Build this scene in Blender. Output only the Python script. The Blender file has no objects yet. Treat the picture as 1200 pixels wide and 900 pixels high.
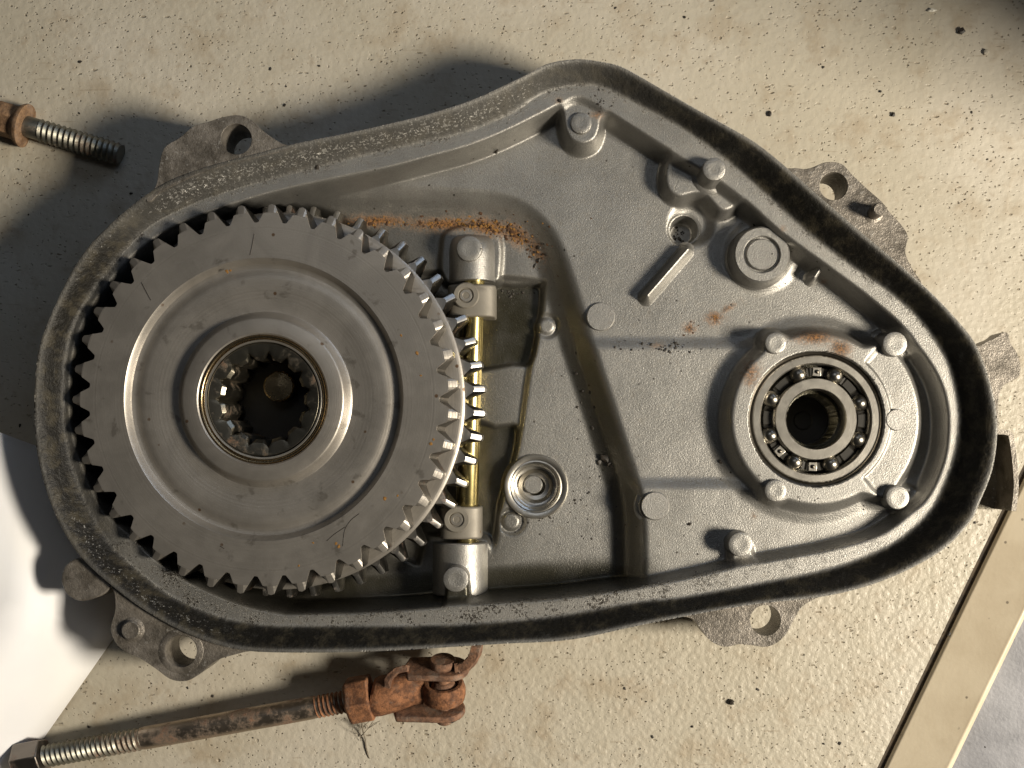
import bpy, math, random
import numpy as np
from mathutils import Matrix, Vector, noise as mnoise
random.seed(7); np.random.seed(7)
R = math.radians
# ---------------------------------------------------------------- scale
# lengths below are in "units" of 0.36 mm (one pixel of a 1200 px wide view at the height of the case rim)
S = 0.00036
D = 1400.0                 # camera height above the rim plane
NX, NY = 620.0, 530.0     # point straight below the camera
GZ = -118.0               # ground
sc = bpy.context.scene
COL = sc.collection

# ---------------------------------------------------------------- camera
cd = bpy.data.cameras.new('camera'); cam = bpy.data.objects.new('camera', cd); COL.objects.link(cam)
cd.sensor_width = 36; cd.lens = 36 * D / 1200
cam.location = ((NX - 600) * S, (450 - NY) * S, D * S)
cd.shift_x = (600 - NX) / 1200; cd.shift_y = (NY - 450) / 1200
cd.clip_start = 0.01; cd.clip_end = 50
sc.camera = cam

# ---------------------------------------------------------------- world and lamps
w = bpy.data.worlds.new('World'); sc.world = w; w.use_nodes = True
bg = w.node_tree.nodes['Background']; bg.inputs[0].default_value = (0.95, 0.97, 1.0, 1); bg.inputs[1].default_value = 0.012

def lamp(name, az, el, dist, sx, sy, power, color, target=(0, 0, -40), spread=180):
    ld = bpy.data.lights.new(name, 'AREA'); ld.shape = 'RECTANGLE'; ld.size = sx * S; ld.size_y = sy * S
    ld.energy = power; ld.color = color; ld.spread = R(spread)
    o = bpy.data.objects.new(name, ld); COL.objects.link(o)
    a, e = R(az), R(el)
    d = Vector((math.cos(a) * math.cos(e), math.sin(a) * math.cos(e), math.sin(e)))
    o.location = (Vector(target) + d * dist) * S
    o.rotation_euler = d.to_track_quat('Z', 'Y').to_euler()
    return o
lamp('work_lamp', -12, 38, 3300, 640, 640, 22.5, (1.0, 0.90, 0.74))
lamp('window_light', 46, 30, 3400, 2200, 700, 2.0, (0.55, 0.72, 1.0))
lamp('overhead_fill', 95, 66, 4200, 1900, 900, 0.95, (0.88, 0.93, 1.0))  # added soft overhead fill, no known fixture behind it

vs = sc.view_settings
vs.view_transform = 'Standard'; vs.look = 'None'; vs.exposure = 0.0; vs.gamma = 1.0; vs.use_curve_mapping = False
sc.render.film_transparent = False
try:
    sc.cycles.use_denoising = True
    sc.cycles.max_bounces = 8
except Exception:
    pass

# ---------------------------------------------------------------- helpers
def P(px, py, z=0.0):
    k = (D - z) / D
    return Vector(((px - NX) * k + NX - 600, 450 - ((py - NY) * k + NY), z))
def K(z): return (D - z) / D

def link(name, me, mat=None, parent=None, loc=(0, 0, 0)):
    o = bpy.data.objects.new(name, me); COL.objects.link(o)
    if mat is not None and not me.materials: me.materials.append(mat)
    o.location = Vector(loc) * S
    if parent is not None: o.parent = parent
    return o
def empty(name, loc, label, cat, group=None, rot=None):
    o = bpy.data.objects.new(name, None); COL.objects.link(o)
    o.location = Vector(loc) * S; o.empty_display_size = 0.01
    if rot: o.rotation_euler = rot
    o['label'] = label; o['category'] = cat
    if group: o['group'] = group
    return o
def tag(o, label=None, cat=None, group=None, kind=None):
    if label: o['label'] = label
    if cat: o['category'] = cat
    if group: o['group'] = group
    if kind: o['kind'] = kind
    return o
def mesh(name, V, F, origin=(0, 0, 0), smooth=35, M=None):
    ox, oy, oz = origin
    if M is not None: V = [M @ Vector(v) for v in V]
    me = bpy.data.meshes.new(name)
    me.from_pydata([((v[0] - ox) * S, (v[1] - oy) * S, (v[2] - oz) * S) for v in V], [], F)
    me.update()
    if smooth is not None:
        me.shade_smooth(); me.set_sharp_from_angle(angle=R(smooth))
    return me
def add(name, V, F, mat, parent=None, smooth=35, M=None, bevel=0, seg=2, world=False):
    """V in world units; the mesh keeps its parent's origin as its own"""
    o0 = (0, 0, 0)
    if parent is not None and not world:
        o0 = parent.matrix_world_px
    me = mesh(name, V, F, o0, smooth, M)
    o = link(name, me, mat, parent)
    if bevel:
        b = o.modifiers.new('bevel', 'BEVEL'); b.width = bevel * S; b.segments = seg; b.limit_method = 'ANGLE'; b.angle_limit = R(40)
    return o
_org = {}
class Th:
    """a thing: an Empty at base plus the origin its children are built around"""
    def __init__(s, name, loc, label, cat, group=None):
        s.e = empty(name, loc, label, cat, group); s.o = Vector(loc)
    def part(s, name, VF, mat, smooth=35, M=None, bevel=0, seg=2, parent=None, label=None, kind=None):
        V, F = VF
        me = mesh(name, V, F, s.o, smooth, M)
        o = link(name, me, mat, parent or s.e)
        if bevel:
            b = o.modifiers.new('bevel', 'BEVEL'); b.width = bevel * S; b.segments = seg; b.limit_method = 'ANGLE'; b.angle_limit = R(40)
        if label: o['label'] = label
        if kind: o['kind'] = kind
        return o

def lathe(prof, n=64, c=(0, 0, 0), close=False, a0=0, wob=0):
    V, F = [], []
    m = len(prof)
    for i in range(n):
        a = a0 + 2 * math.pi * i / n
        for (r, z) in prof:
            V.append((c[0] + r * math.cos(a), c[1] + r * math.sin(a), c[2] + z))
    for i in range(n):
        j = (i + 1) % n
        for k in range(m - 1 if not close else m):
            k2 = (k + 1) % m
            F.append((i * m + k, j * m + k, j * m + k2, i * m + k2))
    return V, F
def join(*vfs):
    V, F = [], []
    for v, f in vfs:
        b = len(V); V += list(v); F += [tuple(i + b for i in q) for q in f]
    return V, F
def tf(VF, M): return [M @ Vector(v) for v in VF[0]], VF[1]
def axisM(p0, p1):
    """matrix that takes local z axis from p0 towards p1"""
    d = (Vector(p1) - Vector(p0)).normalized()
    return Matrix.Translation(Vector(p0)) @ d.to_track_quat('Z', 'Y').to_matrix().to_4x4()
def spline(pts, closed=True, n=8):
    out = []; m = len(pts)
    rng = range(m if closed else m - 1)
    for i in rng:
        g = (lambda k: pts[k % m]) if closed else (lambda k: pts[min(max(k, 0), m - 1)])
        p0, p1, p2, p3 = g(i - 1), g(i), g(i + 1), g(i + 2)
        for s in range(n):
            t = s / n
            out.append(tuple(0.5 * ((2 * p1[q]) + (-p0[q] + p2[q]) * t + (2 * p0[q] - 5 * p1[q] + 4 * p2[q] - p3[q]) * t * t + (-p0[q] + 3 * p1[q] - 3 * p2[q] + p3[q]) * t ** 3) for q in range(2)))
    if not closed: out.append(tuple(pts[-1]))
    return out
def area(p): return 0.5 * sum(p[i][0] * p[(i + 1) % len(p)][1] - p[(i + 1) % len(p)][0] * p[i][1] for i in range(len(p)))
def prism(poly, z0, z1, draft=0.0):
    """poly: world xy outline; z0 bottom, z1 top"""
    if area(poly) < 0: poly = poly[::-1]
    n = len(poly)
    V = [(x, y, z1) for x, y in poly]
    lo = offset(poly, draft) if draft else poly
    V += [(x, y, z0) for x, y in lo]
    F = [tuple(range(n)), tuple(range(2 * n - 1, n - 1, -1))]
    F += [(i, i + n, (i + 1) % n + n, (i + 1) % n) for i in range(n)]
    return V, F
def offset(poly, d):
    n = len(poly); out = []
    sg = 1 if area(poly) > 0 else -1
    for i in range(n):
        a, b = poly[i - 1], poly[(i + 1) % n]
        tx, ty = b[0] - a[0], b[1] - a[1]; L = math.hypot(tx, ty) or 1
        out.append((poly[i][0] + sg * d * ty / L, poly[i][1] - sg * d * tx / L))
    return out
def pprism_hole(poly, holes, z0, z1):
    """prism with round through holes [(x, y, r)] ; faces by fan from nearest outline (bmesh triangle fill)"""
    import bmesh
    bm = bmesh.new()
    if area(poly) < 0: poly = poly[::-1]
    loops = [[(x, y) for x, y in poly]]
    for hx, hy, hr in holes:
        loops.append([(hx + hr * math.cos(2 * math.pi * i / 32), hy + hr * math.sin(2 * math.pi * i / 32)) for i in range(32)])
    es = []
    for lp in loops:
        vs_ = [bm.verts.new((x, y, z1)) for x, y in lp]
        es += [bm.edges.new((vs_[i], vs_[(i + 1) % len(vs_)])) for i in range(len(vs_))]
    r = bmesh.ops.triangle_fill(bm, use_beauty=True, use_dissolve=False, edges=es, normal=(0, 0, 1))
    top = [f for f in bm.faces]
    ex = bmesh.ops.extrude_face_region(bm, geom=top)
    nv = [v for v in ex['geom'] if isinstance(v, bmesh.types.BMVert)]
    for v in nv: v.co.z = z0
    bmesh.ops.recalc_face_normals(bm, faces=bm.faces)
    bm.verts.index_update()
    V = [tuple(v.co) for v in bm.verts]; F = [tuple(v.index for v in f.verts) for f in bm.faces]
    bm.free()
    return V, F
def box(x0, x1, y0, y1, z0, z1):
    return prism([(x0, y0), (x1, y0), (x1, y1), (x0, y1)], z0, z1)
def tube(path, rad, n=10):
    """path: list of world Vectors; rad: number or list"""
    V, F = [], []; m = len(path)
    for i, p in enumerate(path):
        p = Vector(p); a = Vector(path[max(i - 1, 0)]); b = Vector(path[min(i + 1, m - 1)])
        t = (b - a).normalized(); u = t.cross(Vector((0, 0, 1)))
        if u.length < 1e-4: u = Vector((1, 0, 0))
        u.normalize(); v = u.cross(t).normalized()
        r = rad[i] if isinstance(rad, (list, tuple)) else rad
        for k in range(n):
            an = 2 * math.pi * k / n
            V.append(p + u * math.cos(an) * r + v * math.sin(an) * r)
    for i in range(m - 1):
        for k in range(n):
            F.append((i * n + k, i * n + (k + 1) % n, (i + 1) * n + (k + 1) % n, (i + 1) * n + k))
    F.append(tuple(range(n - 1, -1, -1))); F.append(tuple((m - 1) * n + k for k in range(n)))
    return V, F

# ---------------------------------------------------------------- materials
class NT:
    def __init__(s, name):
        s.m = bpy.data.materials.new(name); s.m.use_nodes = True; s.t = s.m.node_tree
        s.b = s.t.nodes['Principled BSDF']; s.L = s.t.links
        tc = s.t.nodes.new('ShaderNodeTexCoord'); mp = s.t.nodes.new('ShaderNodeMapping')
        mp.inputs['Scale'].default_value = (1 / S,) * 3
        s.L.new(tc.outputs['Object'], mp.inputs[0]); s.co = mp.outputs[0]; s._bump = None
    def setp(s, **k):
        for a, v in k.items():
            i = s.b.inputs[a.replace('_', ' ')]
            if hasattr(v, 'is_linked'): s.L.new(v, i)
            else: i.default_value = v if not isinstance(v, tuple) or len(v) == 4 else (*v, 1)
    def noise(s, size, detail=3, rough=0.55, co=None, dist=0):
        n = s.t.nodes.new('ShaderNodeTexNoise'); n.inputs['Scale'].default_value = 1 / size
        n.inputs['Detail'].default_value = detail; n.inputs['Roughness'].default_value = rough; n.inputs['Distortion'].default_value = dist
        s.L.new(co or s.co, n.inputs['Vector']); return n.outputs[0]
    def voro(s, size, rnd=1.0, feature='F1', out='Distance', co=None):
        n = s.t.nodes.new('ShaderNodeTexVoronoi'); n.feature = feature; n.inputs['Scale'].default_value = 1 / size
        n.inputs['Randomness'].default_value = rnd; s.L.new(co or s.co, n.inputs['Vector']); return n.outputs[out]
    def stretch(s, sx, sy, sz, rot=0):
        mp = s.t.nodes.new('ShaderNodeMapping'); mp.inputs['Scale'].default_value = (sx, sy, sz); mp.inputs['Rotation'].default_value = (0, 0, R(rot))
        s.L.new(s.co, mp.inputs[0]); return mp.outputs[0]
    def ramp(s, f, a, b, c0=0.0, c1=1.0):
        n = s.t.nodes.new('ShaderNodeMapRange'); n.interpolation_type = 'SMOOTHSTEP'
        for i, v in enumerate((f, a, b, c0, c1)):
            if hasattr(v, 'is_linked'): s.L.new(v, n.inputs[i])
            else: n.inputs[i].default_value = v
        return n.outputs[0]
    def math(s, op, a, b=0.0, clamp=False):
        n = s.t.nodes.new('ShaderNodeMath'); n.operation = op; n.use_clamp = clamp
        for i, v in enumerate((a, b)):
            if hasattr(v, 'is_linked'): s.L.new(v, n.inputs[i])
            else: n.inputs[i].default_value = v
        return n.outputs[0]
    def mix(s, f, a, b):
        n = s.t.nodes.new('ShaderNodeMix'); n.data_type = 'RGBA'
        for i, v in zip((0, 6, 7), (f, a, b)):
            if hasattr(v, 'is_linked'): s.L.new(v, n.inputs[i])
            elif i == 0: n.inputs[0].default_value = v
            else: n.inputs[i].default_value = (*v, 1) if len(v) == 3 else v
        return n.outputs[2]
    def mixf(s, f, a, b):
        n = s.t.nodes.new('ShaderNodeMix'); n.data_type = 'FLOAT'
        for i, v in zip((0, 2, 3), (f, a, b)):
            if hasattr(v, 'is_linked'): s.L.new(v, n.inputs[i])
            else: n.inputs[i].default_value = v
        return n.outputs[0]
    def attr(s, name):
        n = s.t.nodes.new('ShaderNodeAttribute'); n.attribute_name = name; return n.outputs['Fac']
    def bump(s, h, dist, strength=1.0):
        n = s.t.nodes.new('ShaderNodeBump'); n.inputs['Distance'].default_value = dist * S; n.inputs['Strength'].default_value = strength
        s.L.new(h, n.inputs['Height'])
        if s._bump is not None: s.L.new(s._bump, n.inputs['Normal'])
        s._bump = n.outputs[0]; s.L.new(s._bump, s.b.inputs['Normal'])

def cast_material(name, base=(0.335, 0.326, 0.306), attrs=False, grimy=0.0, metal=0.78):
    m = NT(name)
    big = m.noise(60, 4, 0.6); mid = m.noise(9, 3); fine = m.noise(1.6, 2, 0.7)
    c = m.mix(m.ramp(big, 0.3, 0.7), tuple(x * 0.86 for x in base), tuple(x * 1.08 for x in base))
    c = m.mix(m.math('MULTIPLY', m.ramp(fine, 0.35, 0.7), 0.35), c, tuple(min(1, x * 1.55) for x in base))
    c = m.mix(m.math('MULTIPLY', m.ramp(mid, 0.55, 0.75), 0.25), c, (0.20, 0.17, 0.13))
    # scattered crumbs of dirt in the skin
    v = m.voro(15, 1); sel = m.ramp(m.noise(45, 2), 0.50, 0.62)
    dots = m.math('MULTIPLY', m.ramp(v, 0.07, 0.11, 1, 0), sel)
    c = m.mix(m.math('MULTIPLY', dots, 0.85), c, (0.03, 0.025, 0.02))
    rough = m.mixf(mid, 0.36, 0.50); met = metal
    if attrs:
        g = m.attr('grime'); sp = m.attr('speck'); ru = m.attr('rust'); gl = m.attr('glint')
        n3 = m.noise(5.5, 3, 0.7); n8 = m.noise(22, 4, 0.65); n2 = m.noise(2.6, 2, 0.8)
        oi = m.attr('oil_shade'); c = m.mix(m.math('MULTIPLY', oi, m.ramp(big, 0.3, 0.6, 0.75, 0.97)), c, (0.050, 0.045, 0.026)); rough = m.mixf(oi, rough, 0.33)  # oily film and painted shade share this mask
        # black pitted specks
        sf = m.math('MULTIPLY', sp, m.ramp(m.math('ADD', m.noise(3.0, 4, 0.8), m.math('MULTIPLY', m.math('SUBTRACT', m.noise(26, 2), 0.5), 0.35)), 0.55, 0.62))
        c = m.mix(sf, c, (0.045, 0.038, 0.03))
        gf = m.math('MULTIPLY', g, m.ramp(m.math('ADD', n8, m.math('MULTIPLY', g, 0.22)), 0.38, 0.62, 0.78, 1.0), True)
        c = m.mix(gf, c, m.mix(m.ramp(n8, 0.45, 0.65), (0.010, 0.009, 0.007), (0.042, 0.036, 0.024)))
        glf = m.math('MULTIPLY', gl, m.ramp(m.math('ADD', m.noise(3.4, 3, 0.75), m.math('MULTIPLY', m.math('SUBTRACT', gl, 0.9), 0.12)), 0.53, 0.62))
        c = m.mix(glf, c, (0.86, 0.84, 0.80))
        rn = m.noise(7, 4, 0.75)
        rf = m.math('MULTIPLY', ru, m.ramp(m.math('ADD', rn, m.math('MULTIPLY', ru, 0.25)), 0.42, 0.66), True)
        c = m.mix(rf, c, m.mix(m.ramp(n2, 0.35, 0.65), (0.045, 0.024, 0.012), (0.30, 0.14, 0.045)))
        rough = m.mixf(rf, m.mixf(glf, m.mixf(gf, rough, 0.50), 0.30), 0.85)
        met = m.mixf(rf, m.mixf(glf, m.mixf(gf, metal, 0.0), 0.9), 0.0)
        m.b.inputs['Specular IOR Level'].default_value = 0.35
        m.bump(m.math('MULTIPLY', m.math('MAXIMUM', gf, m.math('MAXIMUM', glf, m.math('MULTIPLY', sf, 0.6))), n3), 2.0, 0.7)
        m.bump(m.math('MULTIPLY', m.math('MULTIPLY', rf, rf), rn), 2.0, 0.5)
    elif grimy:
        n3 = m.noise(6, 3, 0.7); n8 = m.noise(26, 4, 0.65)
        gf = m.math('MULTIPLY', m.ramp(n8, 0.35, 0.68), grimy)
        c = m.mix(gf, c, (0.055, 0.047, 0.036))
        glf = m.math('MULTIPLY', m.ramp(n3, 0.60, 0.68), 0.55)
        c = m.mix(glf, c, (0.42, 0.40, 0.37))
        m.bump(n3, 2.0, 0.5)
    m.setp(Base_Color=c, Roughness=rough, Metallic=met)
    m.bump(fine, 0.65, 0.7); m.bump(m.noise(14, 2), 0.4, 0.25)
    return m.m

def steel_material(name, base=(0.42, 0.40, 0.37), rough=0.36, stains=True, rust=0.0, axis_rings=None, grain=0.25, metal=1.0):
    m = NT(name)
    big = m.noise(70, 4, 0.6, dist=0.6); mid = m.noise(12, 4, 0.6); fine = m.noise(2, 2, 0.6)
    c = m.mix(m.ramp(big, 0.35, 0.65), tuple(x * 0.88 for x in base), tuple(x * 1.07 for x in base))
    r = m.mixf(mid, rough * 0.85, rough * 1.2)
    if stains:
        sm = m.math('MULTIPLY', m.ramp(m.noise(26, 4, 0.6, dist=0.3), 0.60, 0.70), 0.42)
        c = m.mix(sm, c, (0.10, 0.085, 0.065))
        dv = m.voro(21, 1); sel = m.ramp(m.noise(60, 2), 0.48, 0.6)
        c = m.mix(m.math('MULTIPLY', m.math('MULTIPLY', m.ramp(dv, 0.07, 0.13, 1, 0), sel), 0.85), c, (0.14, 0.07, 0.025))
    if rust:
        rf = m.math('MULTIPLY', m.ramp(m.noise(26, 6, 0.75), 0.54 - 0.25 * rust, 0.80 - 0.25 * rust), 0.9)
        c = m.mix(rf, c, m.mix(m.ramp(fine, 0.3, 0.7), (0.12, 0.055, 0.03), (0.29, 0.14, 0.075)))
        r = m.mixf(rf, r, 0.85); m.setp(Metallic=m.mixf(rf, 1.0, 0.0))
        m.bump(m.math('MULTIPLY', rf, m.noise(3, 3, 0.7)), 0.9, 0.6)
    else: m.setp(Metallic=metal)
    m.setp(Base_Color=c, Roughness=r)
    m.bump(fine, 0.35, grain)
    if axis_rings is not None:
        sx = m.t.nodes.new('ShaderNodeSeparateXYZ'); m.L.new(m.co, sx.inputs[0])
        dx_ = m.math('SUBTRACT', sx.outputs[0], axis_rings[0]); dy_ = m.math('SUBTRACT', sx.outputs[1], axis_rings[1])
        rad = m.math('SQRT', m.math('ADD', m.math('MULTIPLY', dx_, dx_), m.math('MULTIPLY', dy_, dy_)))
        cv = m.t.nodes.new('ShaderNodeCombineXYZ'); m.L.new(rad, cv.inputs[0])
        rn = m.noise(2.2, 3, 0.7, co=cv.outputs[0]); m.bump(rn, 0.5, 0.45)
        m.setp(Roughness=m.math('ADD', r, m.math('MULTIPLY', m.math('SUBTRACT', rn, 0.5), 0.25)))
    return m.m

def rust_material(name, a=(0.12, 0.045, 0.018), b=(0.40, 0.16, 0.06), grey=0.25):
    m = NT(name)
    n1 = m.noise(13, 5, 0.7); n2 = m.noise(3, 3, 0.75)
    c = m.mix(m.ramp(n1, 0.35, 0.66), a, b)
    c = m.mix(m.math('MULTIPLY', m.ramp(n2, 0.5, 0.7), 0.5), c, tuple(x * 0.35 for x in a))
    c = m.mix(m.math('MULTIPLY', m.ramp(m.noise(24, 5, 0.75), 0.50, 0.68), grey * 1.5), c, (0.25, 0.19, 0.15))
    m.setp(Base_Color=c, Roughness=0.78, Metallic=0.12)
    m.bump(n2, 1.4, 0.8); m.bump(n1, 2.0, 0.4)
    return m.m

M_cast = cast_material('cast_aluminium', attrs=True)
M_boss = cast_material('cast_aluminium_clean')
M_disc = cast_material('rough_cast_disc', base=(0.37, 0.36, 0.34), metal=0.72)
M_lug = cast_material('cast_aluminium_grimy', base=(0.25, 0.225, 0.195), grimy=0.75, metal=0.45)
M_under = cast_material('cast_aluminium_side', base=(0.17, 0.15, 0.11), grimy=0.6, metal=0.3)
M_gear = steel_material('gear_steel', base=(0.42, 0.39, 0.35), rough=0.40, metal=0.75, axis_rings=(-10, 0))
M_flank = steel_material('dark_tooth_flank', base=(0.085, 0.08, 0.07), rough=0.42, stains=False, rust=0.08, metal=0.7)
M_tooth = steel_material('sprocket_steel', base=(0.44, 0.425, 0.40), rough=0.36, stains=False, rust=0.05)
M_hub = steel_material('hub_steel', base=(0.47, 0.44, 0.39), rough=0.34, stains=True, metal=0.8)
M_race = steel_material('bearing_steel', base=(0.62, 0.59, 0.53), rough=0.33, stains=False)
M_ball = steel_material('ball_steel', base=(0.33, 0.31, 0.27), rough=0.3, stains=False, grain=0.03)
M_dark = steel_material('oily_dark_steel', base=(0.10, 0.09, 0.075), rough=0.35, stains=False)
M_oil_shade = steel_material('black_oil_and_shade', base=(0.022, 0.020, 0.016), rough=0.5, stains=False, metal=0.2)  # oily black; also puts the shade of deep bores into colour
M_brass = steel_material('zinc_yellow_steel', base=(0.72, 0.60, 0.27), rough=0.24, stains=False, grain=0.05)
M_bronze = steel_material('bronze_ring', base=(0.48, 0.37, 0.22), rough=0.26, stains=False)
M_spline = steel_material('oily_spline_steel', base=(0.24, 0.22, 0.175), rough=0.34, stains=True, metal=0.7, rust=0.12)
M_collar = steel_material('collar_steel', base=(0.24, 0.22, 0.185), rough=0.55, stains=True, metal=0.4)
M_rust = rust_material('rusty_steel', a=(0.10, 0.042, 0.020), b=(0.34, 0.15, 0.068))
M_rust2 = rust_material('rusty_bracket_steel', a=(0.11, 0.06, 0.04), b=(0.32, 0.17, 0.10), grey=0.5)
M_rodsteel = steel_material('worn_rod_steel', base=(0.42, 0.35, 0.28), rough=0.40, stains=False, rust=0.40, metal=0.35)
M_bolt = steel_material('bolt_thread_steel', base=(0.24, 0.235, 0.20), rough=0.46, stains=False, rust=0.22, metal=0.8)
M_bolthead = rust_material('bolt_head_rust', a=(0.15, 0.085, 0.045), b=(0.33, 0.20, 0.11), grey=0.3)
M_boltnut = steel_material('dark_nut_steel', base=(0.20, 0.18, 0.16), rough=0.4, stains=False, rust=0.2)

def floor_material():
    m = NT('painted_floor')
    big = m.noise(330, 4, 0.55); mid = m.noise(60, 5, 0.65); f = m.noise(5, 3, 0.6)
    c = m.mix(m.ramp(big, 0.35, 0.65), (0.47, 0.43, 0.345), (0.55, 0.51, 0.435))
    c = m.mix(m.math('MULTIPLY', m.ramp(mid, 0.48, 0.72), 0.6), c, (0.36, 0.29, 0.20))
    c = m.mix(m.math('MULTIPLY', m.ramp(m.noise(24, 5, 0.7), 0.56, 0.74), 0.55), c, (0.34, 0.27, 0.19))
    # pits, elongated and round, of several sizes
    h = None; pits = None
    for size, sx, sy, rot, thr, lo in ((10, 1, 1.25, 20, 0.15, 0.34), (14, 0.6, 1.5, 35, 0.14, 0.38), (27, 1, 1, 10, 0.075, 0.38), (6, 0.8, 1.3, 60, 0.17, 0.36)):
        co = m.stretch(sx, sy, 1, rot)
        nd = m.t.nodes.new('ShaderNodeVectorMath'); nd.operation = 'ADD'
        nn = m.t.nodes.new('ShaderNodeTexNoise'); nn.inputs['Scale'].default_value = 1 / 7; m.L.new(m.co, nn.inputs['Vector'])
        sclv = m.t.nodes.new('ShaderNodeVectorMath'); sclv.operation = 'SCALE'; sclv.inputs['Scale'].default_value = 5
        m.L.new(nn.outputs['Color'], sclv.inputs[0]); m.L.new(co, nd.inputs[0]); m.L.new(sclv.outputs[0], nd.inputs[1])
        v = m.voro(size, 1, co=nd.outputs[0]); sel = m.math('MULTIPLY', m.ramp(m.noise(size * 2.2, 2), lo + 0.03, lo + 0.2), m.ramp(m.noise(size * 9, 3), 0.36, 0.60, 0.25, 1.0))
        p = m.math('MULTIPLY', m.ramp(v, thr * 0.5, thr * 1.25, 1, 0), sel)
        pits = p if pits is None else m.math('MAXIMUM', pits, p)
    c = m.mix(m.math('MULTIPLY', pits, 0.66), c, (0.19, 0.14, 0.085))
    # hairline scratches
    st = m.stretch(0.14, 1.6, 1, -28)
    sc_ = m.math('MULTIPLY', m.ramp(m.noise(9, 2, 0.5, co=st), 0.70, 0.74), 0.35)
    c = m.mix(sc_, c, (0.28, 0.22, 0.15))
    m.setp(Base_Color=c, Roughness=m.mixf(mid, 0.36, 0.55), Metallic=0.0)
    m.b.inputs['Specular IOR Level'].default_value = 0.45
    m.bump(m.math('SUBTRACT', 1.0, pits), 1.8, 0.8)
    geo = m.t.nodes.new('ShaderNodeNewGeometry')
    # orange peel, coarser towards the drain side of the plate
    peel = m.noise(7.5, 2, 0.5)
    sx = m.t.nodes.new('ShaderNodeSeparateXYZ'); m.L.new(m.co, sx.inputs[0])
    coarse = m.ramp(m.math('SUBTRACT', m.math('MULTIPLY', sx.outputs[0], 0.6), sx.outputs[1]), 120, 520, 0.30, 0.75)
    m.bump(m.math('MULTIPLY', peel, coarse), 3.2, 0.7); m.bump(m.noise(30, 2), 2.5, 0.3); m.bump(f, 0.5, 0.3)
    return m.m
M_floor = floor_material()

def plain_paint(name, a, b, rough=0.5, bump=0.6, size=70):
    m = NT(name)
    c = m.mix(m.ramp(m.noise(size, 5, 0.65), 0.35, 0.65), a, b)
    v = m.voro(26, 1); sel = m.ramp(m.noise(50, 2), 0.5, 0.6)
    c = m.mix(m.math('MULTIPLY', m.math('MULTIPLY', m.ramp(v, 0.05, 0.09, 1, 0), sel), 0.7), c, (0.10, 0.08, 0.06))
    m.setp(Base_Color=c, Roughness=rough); m.bump(m.noise(5, 3), bump, 0.5); m.bump(m.noise(40, 2), bump * 2, 0.3)
    return m.m
M_strip = plain_paint('cream_strip_paint', (0.62, 0.53, 0.39), (0.70, 0.61, 0.46), 0.34, 0.35)
M_grey = plain_paint('blue_grey_floor', (0.185, 0.188, 0.21), (0.26, 0.263, 0.29), 0.55, 1.2)
M_gap = plain_paint('dirt_in_gap', (0.03, 0.022, 0.015), (0.07, 0.05, 0.03), 0.8, 1.5, 12)

def simple(name, col, rough=0.6, metal=0.0, bump=0.5, size=3):
    m = NT(name)
    c = m.mix(m.ramp(m.noise(size, 3), 0.3, 0.7), tuple(x * 0.7 for x in col), tuple(min(1, x * 1.2) for x in col))
    m.setp(Base_Color=c, Roughness=rough, Metallic=metal); m.bump(m.noise(size, 3), bump, 0.7)
    return m.m
M_crumb = simple('black_crumb', (0.030, 0.024, 0.018), 0.55)
M_flake = simple('rust_flake', (0.25, 0.125, 0.03), 0.9, size=1.5)
M_flake2 = simple('dark_rust_flake', (0.075, 0.036, 0.016), 0.9, size=1.5)
M_chip = simple('white_chip', (0.8, 0.77, 0.68), 0.5)
M_shade_box = simple('shade_box_brown', (0.25, 0.19, 0.12), 0.8, size=20)
M_web = simple('dusty_web', (0.20, 0.17, 0.13), 0.9)
def paper():
    m = NT('white_paper')
    c = m.mix(m.ramp(m.noise(120, 3), 0.35, 0.7), (0.86, 0.86, 0.88), (0.90, 0.90, 0.905))
    st = m.stretch(1.0, 0.06, 1, -38)
    m.setp(Base_Color=c, Roughness=0.55); m.bump(m.noise(16, 2, co=st), 0.6, 0.25)
    return m.m
M_paper = paper()

# ================================================================ GROUND
g = GZ
def gp(px, py, z=g): v = P(px, py, z); return (v.x, v.y)
# the line of the strip's left edge: (1030,900)-(1170,600)
e0, e1 = Vector(gp(1033, 900)), Vector(gp(1178, 600)); dr = (e1 - e0).normalized(); nrm = Vector((dr.y, -dr.x))
A0 = e0 - dr * 500; A1 = e1 + dr * 1600
def quad(a, b, wl, wr, z0, z1):
    p = [a + nrm * wl, a + nrm * wr, b + nrm * wr, b + nrm * wl]
    return prism([(q.x, q.y) for q in p], z0, z1)
# main painted plate
pl = [(-1500, -1300), tuple(A0 - nrm * 5), tuple(A1 - nrm * 5), (-1500, 2400)]
V, F = prism(pl, g - 14, g)
o = add('floor', V, F, M_floor, smooth=None); tag(o, 'cream painted plate with small pits under the gear case', kind='structure')
V, F = prism([(-4000, -4000), (4000, -4000), (4000, 4000), (-4000, 4000)], g - 60, g - 16)
o = add('ground', V, F, M_grey, smooth=None); tag(o, 'blue grey floor beyond the cream strip', kind='structure')
V, F = quad(A0, A1, -6, 8, g - 15, g - 6)
o = add('gap_dirt', V, F, M_gap, smooth=None); tag(o, kind='stuff')
# bent trim strip with a bright rounded lip
def strip():
    prof = [(5, -14), (5, -1), (8, 1.5), (70, 2.5), (72, 4.5), (75, 5.0), (80, 1.5), (82, -4), (82.5, -15.5)]
    V = [(*(A0 + nrm * u), g + z) for u, z in prof] + [(*(A1 + nrm * u), g + z) for u, z in prof]
    n = len(prof); F = [(i, i + 1, n + i + 1, n + i) for i in range(n - 1)]
    return V, F
V, F = strip()
o = add('trim_strip', V, F, M_strip, smooth=60)
tag(o, 'straight cream metal trim strip with a bright lip beside the grey floor', 'trim strip')

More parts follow.
